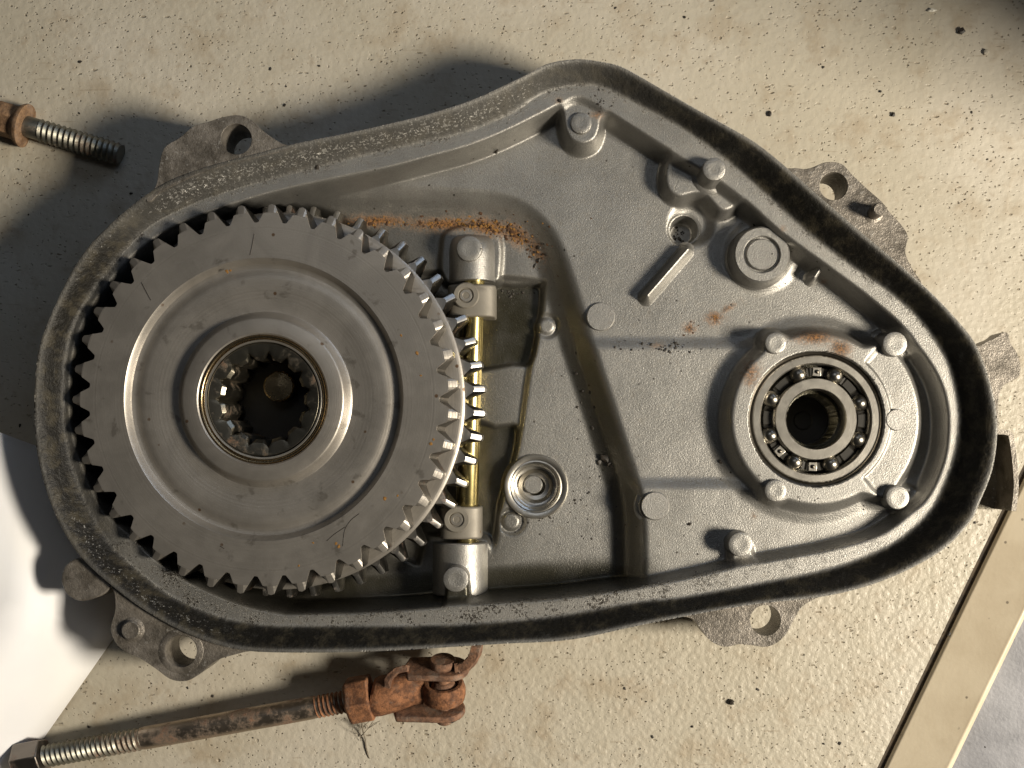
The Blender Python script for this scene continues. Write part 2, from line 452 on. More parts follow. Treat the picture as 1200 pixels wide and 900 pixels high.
# white paper, its far side lifted and leaning up to the left
def sheet():
    c0 = Vector((*gp(133, 748), g + 1.2)); c1 = Vector((*gp(46, 872), g + 1.2)); c2 = Vector((*gp(70, 535), g + 2))
    V, F = [], []; nu, nv = 24, 24
    dA = (c1 - c0).normalized(); dL = Vector((-dA.y, dA.x, 0)) * -1
    if dL.x > 0: dL = -dL
    # rows run along the right hand edge, columns to the left; the upper edge heads up-left
    top0 = Vector((*gp(165, 572), g + 1.2)); 
    up = (Vector((*gp(0, 507), 0)) - Vector((*gp(40, 522), 0))).normalized()
    for i in range(nu + 1):
        u = i / nu * 700
        for j in range(nv + 1):
            t = j / nv
            a = Vector((*gp(150, 563), 0)); b = c0 + (c0 - c1).normalized() * 30
            start = a.lerp(c0 * 1, min(1, t * 3)) if t < 1 / 3 else c0.lerp(c1 + dA * 420, (t - 1 / 3) * 1.5)
            q = Vector((start.x, start.y, 0)) + Vector((up.x, up.y, 0)) * u
            s = u
            dd = -float(sdf(O, np.array([[q.x]]), np.array([[q.y]]))[0, 0])
            z = g + 1.5 + 98 * (1 - math.exp(-max(0.0, dd - 10) / 62.0)) * min(1.0, s / 110) + 0.8 * math.sin(u * 0.02 + t * 5)
            # keep the outline where it is seen: undo the parallax of the lift
            k = (D - z) / (D - g)
            cxw, cyw = NX - 600, 450 - NY
            V.append((cxw + (q.x - cxw) * k, cyw + (q.y - cyw) * k, z))
    w_ = nv + 1
    for i in range(nu):
        for j in range(nv): F.append((i * w_ + j, (i + 1) * w_ + j, (i + 1) * w_ + j + 1, i * w_ + j + 1))
    return V, F
# ================================================================ GEAR CASE
O_px = [(643,74),(677,69),(710,73),(733,80),(777,105),(817,128),(857,150),(887,168),(915,190),(948,219),(985,251),(1030,289),(1063,317),(1095,346),(1123,376),(1143,402),(1157,435),(1167,475),(1169,512),(1163,552),(1148,590),(1137,612),(1107,643),(1060,670),(1013,688),(960,700),(880,709),(800,723),(750,733),(667,750),(583,755),(450,763),(350,765),(283,762),(230,747),(180,722),(135,690),(92,650),(63,600),(47,550),(41,510),(40,460),(46,405),(70,345),(100,293),(143,250),(190,216),(240,196),(300,180),(350,167),(400,157),(450,146),(510,131),(557,115),(590,100),(617,87)]
B1_px = [(650,104),(677,99),(703,100),(725,110),(750,123),(800,150),(850,186),(900,230),(950,275),(1000,313),(1033,335),(1067,363),(1090,390),(1110,423),(1120,457),(1124,490),(1120,527),(1107,567),(1089,600),(1053,633),(1013,653),(967,668),(900,682),(800,700),(750,705),(650,722),(550,731),(450,733),(350,733),(300,731),(250,720),(200,698),(165,671),(135,643),(112,608),(92,565),(80,520),(76,483),(77,430),(86,385),(104,350),(127,318),(150,290),(180,262),(230,237),(290,217),(350,201),(433,180),(500,165),(550,153),(600,132),(628,113)]
B2_px = [(650,124),(672,112),(690,115),(712,129),(750,153),(793,180),(835,205),(873,233),(917,272),(973,313),(1017,346),(1057,380),(1077,405),(1098,437),(1109,467),(1112,500),(1107,540),(1089,582),(1067,603),(1033,627),(983,643),(933,653),(867,665),(800,680),(750,689),(650,702),(550,709),(450,717),(350,720),(323,718),(277,707),(217,680),(180,654),(150,624),(122,600),(102,560),(88,520),(82,483),(83,430),(93,388),(112,352),(134,323),(160,295),(195,270),(233,253),(283,236),(333,222),(400,207),(450,197),(500,184),(550,170),(590,154),(625,137)]
ZL, ZP, ZK = -30.0, -72.0, -98.0
def wpoly(pts, z, n=8):
    return spline([tuple(P(x, y, z)[:2]) for x, y in pts], True, n)
O = wpoly(O_px, 0); B1 = wpoly(B1_px, ZL); B2 = wpoly(B2_px, ZL)

def sdf(poly, X, Y):
    """signed distance, positive inside"""
    x = X.ravel(); y = Y.ravel(); d2 = np.full(x.shape, 1e12); ins = np.zeros(x.shape, bool)
    n = len(poly)
    for i in range(n):
        ax, ay = poly[i]; bx, by = poly[(i + 1) % n]
        ex, ey = bx - ax, by - ay; L = ex * ex + ey * ey
        if L < 1e-9: continue
        t = np.clip(((x - ax) * ex + (y - ay) * ey) / L, 0, 1)
        q = (x - ax - t * ex) ** 2 + (y - ay - t * ey) ** 2
        np.minimum(d2, q, out=d2)
        c = ((ay > y) != (by > y))
        if abs(ey) > 1e-12:
            xi = ax + (y - ay) / ey * ex
            ins ^= c & (x < xi)
    d = np.sqrt(d2); return np.where(ins, d, -d).reshape(X.shape)
V, F = sheet()
o = add('paper_sheet', V, F, M_paper, smooth=60)
so = o.modifiers.new('thick', 'SOLIDIFY'); so.thickness = 0.6 * S; so.offset = 1
tag(o, 'bright white paper sheet sticking out under the left of the gear case', 'paper sheet')

GS = 1.2
gx = np.arange(-585, 590, GS); gy = np.arange(-335, 400, GS)
X, Y = np.meshgrid(gx, gy)
ST = 3
nxc = int(math.ceil(len(gx) / ST)) + 1; nyc = int(math.ceil(len(gy) / ST)) + 1
cx = gx[0] + np.arange(nxc) * GS * ST; cy = gy[0] + np.arange(nyc) * GS * ST
CX, CY = np.meshgrid(cx, cy)
fi = np.arange(len(gx)) / ST; fj = np.arange(len(gy)) / ST
i0 = fi.astype(int); j0 = fj.astype(int); ti = (fi - i0)[None, :]; tj = (fj - j0)[:, None]
def sd(poly):
    c = sdf(poly, CX, CY)
    a = c[np.ix_(j0, i0)]; b = c[np.ix_(j0, i0 + 1)]; e = c[np.ix_(j0 + 1, i0)]; f = c[np.ix_(j0 + 1, i0 + 1)]
    return (a * (1 - ti) + b * ti) * (1 - tj) + (e * (1 - ti) + f * ti) * tj
def ss(a, b, x):
    t = np.clip((x - a) / (b - a), 0, 1); return t * t * (3 - 2 * t)
dO = sd(O); dB1 = sd(B1); dB2 = sd(B2)

# ---- interior floor
def wp(pts, z, n=6): return wpoly(pts, z, n)
PKb = wp([(380,236),(440,238),(510,241),(580,246),(617,262),(641,292),(659,340),(677,400),(698,465),(722,540),(734,580),(738,640),(736,700),(730,790),(400,830),(150,800),(0,650),(-20,450),(20,300),(150,200),(300,190),(350,215)], -94)
dK = sd(PKb)
def pxy(x, y, z): v = P(x, y, z); return v.x, v.y
zi = np.full(X.shape, ZP)
_, y405 = pxy(0, 402, ZP); _, y565 = pxy(0, 566, ZP); xr, _ = pxy(720, 0, ZP)
zi += 6 * ss(y405 + 9, y405 - 9, Y) + 7 * ss(y565 + 9, y565 - 9, Y)
# two-stage slope into the sprocket pocket
st1 = ss(-20, 8, dK); st2 = ss(-6, 24, dK)
zi = zi + (ZP - 16 - zi) * st1 * 1.0
zi = zi + (ZK - zi) * st2
def boss(cxp, cyp, r, zt, wd=7, z_at=None, power=1):
    global zi
    x, y = pxy(cxp, cyp, zt); rr = r * K(zt)
    d = np.hypot(X - x, Y - y)
    s = ss(rr + wd, rr, d); zi = zi + (np.maximum(zt, zi) - zi) * s
def pit(cxp, cyp, r, zb, wd=6, zref=None):
    global zi
    zr = zb if zref is None else zref
    x, y = pxy(cxp, cyp, zr); rr = r * K(zr)
    d = np.hypot(X - x, Y - y); s = ss(rr, rr - wd, d); zi = zi + (zb - zi) * s
def pad(pts, zt, wd=7, up=True, n=6):
    global zi
    s_ = sd(wp(pts, zt, n)); s = ss(-wd, 0, s_) if up else ss(0, wd, s_)
    zi = zi + ((np.maximum(zt, zi) if up else np.minimum(zt, zi)) - zi) * s
# the pocket is deeper under the far side of the sprocket
x, y = pxy(309, 468, -100); s = ss(252, 240, np.hypot(X - x, Y - y)); zi = zi + (np.minimum(zi, -102 - 10 * ss(pxy(460, 0, -100)[0], pxy(300, 0, -100)[0], X)) - zi) * s
# pocket recesses round the shift rail
pad([(470,322),(560,322),(634,328),(640,340),(636,380),(624,430),(618,470),(613,505),(604,545),(590,590),(582,640),(560,660),(480,660),(440,600),(440,380)], -106, 6, False)
pad([(540,334),(600,333),(631,333),(637,345),(632,390),(623,428),(600,430),(540,430)], -114, 5, False, n=3)
pad([(540,499),(580,498),(607,498),(605,535),(589,585),(578,640),(540,640)], -113.5, 5, False, n=3)
pit(641, 382, 15, -105, 5, -98); boss(641, 382, 8, -99, 4)
pit(628, 570, 31, -113, 3, -98)
pit(600, 611, 17, -106, 5, -98); boss(599, 611, 9, -99, 4)
# raised land near the top support
pad([(520,285),(527,272),(550,266),(575,270),(585,285),(584,318),(578,330),(524,330)], -92, 6)
pad([(498,645),(512,632),(560,632),(574,646),(578,715),(494,715)], -98, 9)
# valley round the stepped wall foot, bottom side
# spring pin pad, top right
ZPAD = -47
pad([(800,168),(786,186),(781,204),(784,221),(796,229),(815,225),(829,229),(838,240),(849,246),(861,240),(874,224),(862,200),(835,172)], ZPAD, 9)
# web lobe at the apex
pad([(655,100),(660,130),(663,150),(670,163),(683,168),(696,163),(702,150),(704,138),(715,120),(700,100)], ZL - 6, 8)
# conical hole
pit(811, 262, 30, ZP - 9, 16, ZP); pit(801, 270, 18, -108, 4, ZP - 6)
# bearing boss and its right-hand shoulder
bx, by = 957, 491
zB = -38.0
x, y = pxy(bx, by, zB); dx, dy = X - x, Y - y; dist = np.hypot(dx, dy); ang = np.degrees(np.arctan2(dy, dx))
sec = ss(60, 46, np.abs(ang + 1))
rr = (98 + 20 * sec) * K(zB)
s = ss(rr + 14, rr, dist); zi = zi + (zB - 0.0 - zi) * s
s = ss(89, 91.5, dist) * ss(52, 48, np.abs(ang + 1)); zi = zi - 4.0 * s * ss(rr + 6, rr, dist)
# foot fillet ring seen in the shadow of the boss
s = ss(rr + 30, rr + 10, dist); zi = np.maximum(zi, zi + 5 * s * ss(rr, rr + 10, dist))
bore = dist < 79.5 * K(zB)
zi = np.where(bore, -60.0, zi)
zi = np.where(dist < 66 * K(zB), -62, zi)
zi = np.where(dist < 30 * K(zB), -112, zi)
# low moat between bearing boss and right ledge
pad([(1062,400),(1085,430),(1096,470),(1096,520),(1086,565),(1066,592),(1078,560),(1085,500),(1080,450)], -88, 12, False)
# webs that tie posts to the ledge
for pts, zt in (([(1044,392),(1060,384),(1082,394),(1074,412),(1055,414)], -52), ([(1046,592),(1062,572),(1090,588),(1080,610),(1062,606)], -52),
                ([(860,640),(862,676),(882,674),(878,640)], -44), ([(526,680),(524,716),(546,716),(546,680)], -44)):
    pad(pts, zt, 6)
boss(868, 638, 16, -66, 10); boss(1049, 403, 17, -66, 10); boss(1052, 583, 17, -66, 10); boss(534, 679, 17, -84, 8)
boss(909, 402, 14, zB, 6); boss(909, 575, 14, zB, 6)
boss(893, 298, 36, -68, 12)
# ---- walls and rim
wallw = 9.0
s = ss(0, wallw, dB2 - 0.5)
Z = ZL + (zi - ZL) * s
# recess in ledge at the apex lobe already included (lobe is level with it)
tb = np.clip(dO / np.maximum(dO - dB1, 1e-3), 0, 1)   # 0 at outside edge, 1 at ledge
fb = 0.10 * ss(0.0, 0.22, tb) + 0.90 * ss(0.16, 1.0, tb)
Zb = ZL * fb
Z = np.where(dB1 > 0, Z, np.where(dO > 0, Zb, 0.0))
Z = np.where((dO < 2.5) & (dB1 < 0), Z - 1.2 * ss(2.5, 0, dO), Z)
def blur(A, sg):
    r = int(3 * sg) + 1; k = np.exp(-0.5 * (np.arange(-r, r + 1) / sg) ** 2); k /= k.sum()
    B = np.zeros_like(A); 
    Ap = np.pad(A, ((0, 0), (r, r)), 'edge')
    for i, q in enumerate(k): B += q * Ap[:, i:i + A.shape[1]]
    C = np.zeros_like(A); Bp = np.pad(B, ((r, r), (0, 0)), 'edge')
    for i, q in enumerate(k): C += q * Bp[i:i + A.shape[0], :]
    return C
Zs = blur(Z, 1.25)
sharp = ss(100 * K(zB), 84 * K(zB), dist)       # machined bore keeps its edge
Z = Zs * (1 - sharp) + Z * sharp
# uneven cast surface
rng = np.random.RandomState(3)
def vnoise(size, seed):
    r_ = np.random.RandomState(seed); h, w_ = int(Y.shape[0] * GS / size) + 3, int(Y.shape[1] * GS / size) + 3
    a = r_.rand(h, w_); u = np.arange(Y.shape[1]) * GS / size; v = np.arange(Y.shape[0]) * GS / size
    ui, vi = u.astype(int), v.astype(int); uf = u - ui; vf = v - vi; uf = (uf * uf * (3 - 2 * uf))[None, :]; vf = (vf * vf * (3 - 2 * vf))[:, None]
    return ((a[np.ix_(vi, ui)] * (1 - uf) + a[np.ix_(vi, ui + 1)] * uf) * (1 - vf) + (a[np.ix_(vi + 1, ui)] * (1 - uf) + a[np.ix_(vi + 1, ui + 1)] * uf) * vf) - 0.5
Z += (vnoise(40, 1) * 0.35 + vnoise(12, 2) * 0.12) * (1 - sharp) * ss(2, 8, dO)
band = ((dO > 0) & (dB1 < 0)).astype(float)
Z += band * vnoise(5, 5) * 0.7 * ss(0.15, 0.4, tb)

# ---- masks: dirt, rust, oily film with painted shade, painted glints
PX = (X + 600 - NX) / ((D - Z) / D) + NX; PY = NY - (Y - 450 + NY) / ((D - Z) / D)
grime = blur(band * ss(0.02, 0.15, tb), 1.3)
upper = ss(330, 200, PY) * ss(1000, 500, PX)
grime = grime * (1 - 0.25 * ss(0, 1, upper)) 
leftish = ss(420, 200, PX)
grime = np.maximum(grime, (0.5 + 0.35 * leftish) * band)
grime = np.maximum(grime, 0.85 * blur((dB2 < 13) * (dB1 > -2) * ss(190, 110, PX) * 1.0, 1.5))
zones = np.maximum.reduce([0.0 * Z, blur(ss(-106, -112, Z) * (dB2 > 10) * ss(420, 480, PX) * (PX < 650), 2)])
oil_shade = np.maximum(zones, 0.95 * blur((dB2 > 1) * ss(46, 34, dB2) * ss(648, 668, PY) * ss(790, 730, PX) * 1.0, 3))  # ledge shadow along the lower wall, painted dark
oil_shade = np.maximum(oil_shade, 0.70 * blur((dK > -12) * (dK < 22) * (dB2 > 12) * ss(600, 660, PX) * 1.0, 2))  # painted shade on the slope into the pocket
oil_shade = np.maximum(oil_shade, 1.0 * (dist < 78))  # painted dark between the bearing rings, where shade falls
oil_shade = np.maximum(oil_shade, 0.55 * blur((dB2 > 12) * ss(-84, -100, Z) * ss(640, 560, PX), 4))  # shade under the sprocket painted on the pocket floor
glint = band * np.maximum(0.95 * np.exp(-((tb - 0.55) / 0.33) ** 2) * ss(720, 520, PX) * ss(300, 240, PY) * ss(150, 210, PX),  # glints of the rim band painted as bright colour
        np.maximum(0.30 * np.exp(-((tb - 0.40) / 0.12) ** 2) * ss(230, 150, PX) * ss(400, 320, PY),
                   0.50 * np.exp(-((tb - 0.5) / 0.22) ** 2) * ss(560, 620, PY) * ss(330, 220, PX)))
speck = np.where((dB1 > -3) & (dB2 < 4), 1.0, 0) * ss(600, 650, PY) * (0.9 - 0.55 * ss(700, 950, PX))
speck = np.maximum(speck, np.where((dB1 > -3) & (dB1 < 6) & (PY < 400), 0.75, 0))
speck = blur(speck, 1.2)
rust = np.zeros_like(Z)
def rspot(x, y, sx, sy, a=1.0, rot=0):
    global rust
    c, s_ = math.cos(R(rot)), math.sin(R(rot)); u = (PX - x) * c + (PY - y) * s_; v = -(PX - x) * s_ + (PY - y) * c
    rust = np.maximum(rust, a * np.exp(-((u / sx) ** 2 + (v / sy) ** 2)))
for a in ((440,259,46,8),(520,263,50,9),(570,266,34,12,1,12),(605,275,24,13,1,35),(628,292,22,9,.8,60),(808,385,8,7,.9),(838,373,11,9,.95),(852,362,16,4,.7,-30),(770,405,9,5,.5),
          (955,395,26,9,.95),(985,408,14,12,.9,40),(880,438,12,16,.8),(878,448,8,8,.6),(948,398,14,6,.6),(700,135,9,6,.7),(655,118,5,4,.7),(918,268,4,4,.5),(965,330,5,4,.6),(884,604,4,4,.6)): rspot(*a)

# ---- mesh of the casting
keep = dO > -0.9 * GS
cell = keep[:-1, :-1] & keep[1:, :-1] & keep[:-1, 1:] & keep[1:, 1:]
anyin = (dO[:-1, :-1] > 0) | (dO[1:, :-1] > 0) | (dO[:-1, 1:] > 0) | (dO[1:, 1:] > 0)
cell &= anyin
jj, ii = np.nonzero(cell)
used = np.zeros(X.shape, bool)
for a in (0, 1):
    for b in (0, 1): used[jj + a, ii + b] = True
idx = -np.ones(X.shape, int); idx[used] = np.arange(used.sum())
VX, VY, VZ = X[used].copy(), Y[used].copy(), Z[used].copy(); dU = dO[used]
out = dU < 0.6
op = np.array(O); seg = np.roll(op, -1, 0) - op
for k in np.nonzero(out)[0]:
    q = np.array((VX[k], VY[k])); t = np.clip(((q - op) * seg).sum(1) / (seg ** 2).sum(1), 0, 1)
    c = op + seg * t[:, None]; d_ = ((c - q) ** 2).sum(1); b_ = d_.argmin()
    VX[k], VY[k] = c[b_]; VZ[k] = -1.3
faces = np.stack([idx[jj, ii], idx[jj, ii + 1], idx[jj + 1, ii + 1], idx[jj + 1, ii]], 1)

CASE = Th('gear_case', (0, 0, GZ), 'open grey cast aluminium gear case half lying face up with a big sprocket in it', 'gear case')
me = bpy.data.meshes.new('housing')
co = np.stack([VX, VY, VZ - GZ], 1) * S
me.vertices.add(len(co)); me.vertices.foreach_set('co', co.astype(np.float32).ravel())
nf = len(faces); me.loops.add(nf * 4); me.loops.foreach_set('vertex_index', faces.ravel().astype(np.int32))
me.polygons.add(nf); me.polygons.foreach_set('loop_start', np.arange(0, nf * 4, 4, dtype=np.int32))
try: me.polygons.foreach_set('loop_total', np.full(nf, 4, np.int32))
except Exception: pass
me.update(calc_edges=True); me.validate(); me.shade_smooth()
for nm, arr in (('grime', grime), ('speck', speck), ('rust', rust), ('glint', glint), ('oil_shade', oil_shade)):
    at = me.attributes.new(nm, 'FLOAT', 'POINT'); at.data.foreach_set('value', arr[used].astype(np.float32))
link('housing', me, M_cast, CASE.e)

# outer side wall
def sidewall():
    poly = O if area(O) > 0 else O[::-1]
    rings = [(0, -1.3), (0.4, -60), (-10, -66), (-14, -80), (-26, GZ + 10), (-38, GZ + 2), (-60, GZ)]
    V, F = [], []; n = len(poly)
    for off, z in rings:
        V += [(x, y, z) for x, y in offset(poly, off)]
    for k in range(len(rings) - 1):
        for i in range(n): F.append((k * n + i, (k + 1) * n + i, (k + 1) * n + (i + 1) % n, k * n + (i + 1) % n))
    return V, F
CASE.part('side_wall', sidewall(), M_under, smooth=50)

# lugs
def lug(pts, hole, zt=-5, zb=-66, mat=M_lug, name='mounting_lug', label=None, n=5, counter=0):
    poly = wpoly(pts, zt, n)
    if hole:
        v = P(hole[0], hole[1], zt); hs = [(v.x, v.y, hole[2] * K(zt))]
        VF = pprism_hole(poly, hs, zb, zt)
    else: VF = prism(poly, zb, zt, 0)
    return CASE.part(name, VF, mat, smooth=40, bevel=2.0, seg=3, label=label)
l1 = lug([(172,232),(183,217),(187,192),(193,173),(211,161),(227,148),(246,142),(262,137),(280,135),(295,141),(309,154),(330,168),(345,173),(300,185),(242,201),(194,222),(176,236)], (277,163,18), zt=-2, label='dirty lug with a bolt hole at the upper left of the case')
l2 = lug([(925,203),(930,197),(942,198),(952,196),(968,190),(986,192),(1000,206),(1017,222),(1033,236),(1042,248),(1055,262),(1064,277),(1061,295),(1068,313),(1080,332),(1062,325),(1020,288),(975,247)], (977,218,16.5), zt=-5, label='lug with a bolt hole and a stub on the upper right edge')
l3 = lug([(795,720),(812,726),(823,740),(834,752),(850,758),(865,755),(880,756),(897,758),(911,753),(922,742),(930,727),(941,710),(962,697),(930,700),(870,706),(820,714)], (897,727,18), zt=-8, label='smooth lug with a bolt hole on the lower edge')
l4 = lug([(128,680),(134,695),(135,715),(130,735),(134,751),(146,763),(165,772),(183,784),(200,796),(218,798),(234,790),(254,774),(283,765),(300,760),(250,748),(190,722),(150,697)], (212,763,19), zt=-7, label='oily lug with a bolt hole and a stub at the lower left')
lug([(112,662),(96,654),(82,658),(74,668),(72,682),(78,696),(92,704),(108,702),(122,696),(130,688),(136,680),(120,668)], None, zt=-10, zb=-60, name='round_ear')
lug([(1134,400),(1141,404),(1148,405),(1158,399),(1168,395),(1176,389),(1182,392),(1184,402),(1192,414),(1196,430),(1194,441),(1186,446),(1176,452),(1172,460),(1170,474),(1170,506),(1160,480),(1145,420)], None, zt=-4, zb=-40, name='broken_tab', n=3)
# right hand bracket: thin outer wall round a deep dark recess
bw = wpoly([(1166,506),(1184,509),(1190,530),(1193,560),(1189,598),(1150,590),(1160,550)], -20, 4)
CASE.part('bracket_floor', prism(bw, -90, -70), M_under, smooth=40)
pth = [P(x, y, -18) for x, y in spline([(1168,506),(1180,507),(1185,512),(1189,540),(1191,570),(1188,599)], False, 5)]
def wallstrip(path, th, z0, z1):
    V, F = [], []; n = len(path)
    for i, p in enumerate(path):
        a = path[max(0, i - 1)]; b = path[min(n - 1, i + 1)]; t = (b - a); t.z = 0; t.normalize(); nn_ = Vector((t.y, -t.x, 0)) * th / 2
        for q, z in ((p + nn_, z0), (p + nn_, z1), (p - nn_, z1), (p - nn_, z0)): V.append((q.x, q.y, z))
    for i in range(n - 1):
        for k in range(4): F.append((i * 4 + k, i * 4 + (k + 1) % 4, (i + 1) * 4 + (k + 1) % 4, (i + 1) * 4 + k))
    F += [(0, 1, 2, 3), tuple((n - 1) * 4 + k for k in (3, 2, 1, 0))]
    return V, F
CASE.part('bracket_wall', wallstrip(pth, 6, -90, -18), M_lug, bevel=1.2)

def post(px, py, r, zt, zb, mat=M_boss, name='post', parent=None, flare=5, dimple=True, ch=1.6, draft=1.5, label=None):
    v = P(px, py, zt); r = r * K(zt)
    pr = [(0, 0.0), (r * 0.50, 0.02), (r * 0.54, 0.07), (r * 0.60, 0.0), (r - ch * 1.0, 0.0), (r - ch * .3, -ch * .3), (r, -ch * 1.1)]
    if not dimple: pr = [(0, 0), (r - .8, 0), (r, -.8)]
    h = zt - zb
    if h > 8: pr += [(r + draft * .5, -h * .6), (r + draft, -h + flare), (r + draft + flare * .3, -h + flare * .35), (r + draft + flare, -h + 0.3), (r + draft + flare + 2, -h - 2)]
    else: pr += [(r + .6, -h - 2)]
    VF = lathe(pr[::-1], 40, (v.x, v.y, zt))
    return CASE.part(name, VF, mat, smooth=32, parent=parent, label=label)
post(681, 144, 12.5, ZL - 2, ZL - 8)
post(837, 198, 13.5, -12, -47, flare=7, label='tall round post on the shaped pad near the upper right wall')
post(704, 371, 16.5, ZP + 3.2, ZP - 2, dimple=False, mat=M_disc); post(768, 593, 16.5, ZP + 16.5, ZP + 8, dimple=False, mat=M_disc)
post(909, 402, 12.5, zB + 6, zB - 2); post(909, 575, 13, zB + 6, zB - 2)
post(1051, 492, 12.5, zB + 1, zB - 5, dimple=False, mat=M_disc)
post(1049, 403, 14.5, -30, -70, flare=6); post(1052, 583, 14, -30, -70, flare=6)
post(868, 638, 14.5, -32, -68, flare=6); post(534, 679, 15, -40, -98, flare=6)
post(550, 291, 15, -62, -94, flare=8)
# stubs on the lugs
def stub(px, py, r, zt, zb, mat, parent, label=None):
    v = P(px, py, zt); r *= K(zt)
    return CASE.part('stub', lathe([(r + 4, zb - zt), (r + 3.4, zb - zt + 1.5), (r, zb - zt + 3), (r, -1.5), (r - 1.5, 0), (r * .5, -.2), (0, 0.3)], 28, (v.x, v.y, zt)), mat, parent=parent, label=label)
stub(1031, 245, 8, 20, -6, M_lug, l2); stub(153, 739, 11, 0, -8, M_lug, l4)
CASE.part('spot_face', lathe([(27, 0), (25.5, .9), (19.2, .9), (18.6, -.5)], 40, (*P(212, 763, -7)[:2], -7.2)), M_lug, parent=l4)

# stepped boss at the upper right of the floor
v = P(893, 298, -42)
CASE.part('stepped_boss', lathe([(44, -34), (38, -26), (35.5, -8), (34, -2), (32, 0), (23, 0), (22, -.8), (21.5, -5.5), (19.3, -5.6), (18.8, -1.6), (17.8, -0.6), (0, -0.6)], 72, (v.x, v.y, -42)), M_boss, smooth=24)
# slanting rib and small rib
def ridge(p0, p1, zt, zb, rt, rb, name, mat=M_boss):
    a = P(*p0, zt); b = P(*p1, zt); d = (b - a).normalized(); nn_ = Vector((d.y, -d.x, 0))
    prof = [(rb + 5, zb), (rb + 1.5, zb + 2), (rb, zb + 5), (rt + 1, zt - 3), (rt * .6, zt - .6), (0, zt)]
    V, F = [], []; rings = []
    # stadium outline at every level
    n = 12
    for off, z in prof:
        ring = []
        for i in range(n + 1):
            an = -math.pi / 2 + math.pi * i / n
            q = b + d * math.cos(an) * off + nn_ * math.sin(an) * off; ring.append((q.x, q.y, z))
        for i in range(n + 1):
            an = math.pi / 2 + math.pi * i / n
            q = a + d * math.cos(an) * off + nn_ * math.sin(an) * off; ring.append((q.x, q.y, z))
        rings.append(ring)
    m = len(rings[0])
    for r_ in rings: V += r_
    for k in range(len(rings) - 1):
        for i in range(m): F.append((k * m + i, k * m + (i + 1) % m, (k + 1) * m + (i + 1) % m, (k + 1) * m + i))
    return CASE.part(name, (V, F), mat, smooth=60)
ridge((806, 292), (759, 346), -52, ZP - 1, 2.4, 7.5, 'rib')
ridge((964, 311), (955, 324), -48, ZP - 1, 2.2, 6, 'rib')
# sleeve round the upper-right hole
v = P(801, 270, -84)
CASE.part('hole_sleeve', lathe([(17.5, -28), (17.5, 3), (19.5, 3.6), (21, 1), (21, -28)], 48, (v.x, v.y, -84)), M_boss)
v = P(628, 570, -100)
bush = CASE.part('bushing', lathe([(44, -10), (41, -5), (40.5, 4), (39, 6), (34, 6.2), (32.5, 5.2), (31, 5.6), (28.5, 4), (27.5, -10), (25, -12), (22, -12.5), (17, -8), (12, -9), (11, -11)], 72, (v.x, v.y, -100)), M_race, smooth=40, label='machined bushing with a blue grey pin in its middle')
v = P(625, 568, -102)
CASE.part('centre_pin', lathe([(11.5, -8), (11.5, -1), (10.5, 0), (0, 0.0)], 36, (v.x, v.y, -102)), M_boss, parent=bush)
# small detail: post seen down the sprocket bore
v = P(326.5, 452.5, -62)
CASE.part('bore_post', lathe([(19, -48), (18.8, -1.5), (17, 0), (0, 0.8)], 40, (v.x, v.y, -62)), M_bronze, label='round brassy post seen down the splined bore')

# ================================================================ BEARING
v = P(bx, by, zB); bc = Vector((v.x, v.y, zB)); kk = K(zB)
BR = Th('ball_bearing', (bc.x, bc.y, -62), 'open ball bearing with bright rings set in the raised boss at right', 'bearing')
BR.part('outer_ring', lathe([(74.5 * kk, -22), (74.5 * kk, -3.6), (73.4 * kk, -2.6), (66.2 * kk, -2.6), (65 * kk, -3.8), (64.4 * kk, -8), (67.5 * kk, -12.5), (64.4 * kk, -17), (64.4 * kk, -22)], 96, bc), M_race)
BR.part('seal_groove', lathe([(79.3 * kk, -23), (79.3 * kk, -5), (76.5 * kk, -6.5), (74.7 * kk, -5), (74.7 * kk, -23)], 96, bc), M_dark)
BR.part('inner_ring', lathe([(48 * kk, -22), (48 * kk, -17), (44.5 * kk, -12.5), (48 * kk, -8), (48 * kk, -3.2), (47.2 * kk, -2.2), (36.0 * kk, -2.2), (34.8 * kk, -4.2), (34.4 * kk, -26)], 96, bc), M_race)
BR.part('bore_sleeve', lathe([(34.3 * kk, -24), (33.5 * kk, -26), (33.5 * kk, -60), (29 * kk, -62), (29 * kk, -73)], 64, bc), M_oil_shade)  # shade of the bore put into the sleeve colour
for k in range(8):
    a = R(20 + 45 * k)
    n0 = 20; pr = [(10.6 * math.sin(math.pi * i / 14), -10.6 * math.cos(math.pi * i / 14)) for i in range(15)]
    BR.part('ball', lathe(pr, 24, (bc.x + 56 * kk * math.cos(a), bc.y + 56 * kk * math.sin(a), zB - 12.5)), M_ball, smooth=80)
BR.part('bore_floor', lathe([(29.2 * kk, -70), (12 * kk, -71), (10 * kk, -73), (0, -73)], 48, bc), M_oil_shade)  # black disc added for the dark of the deep bore
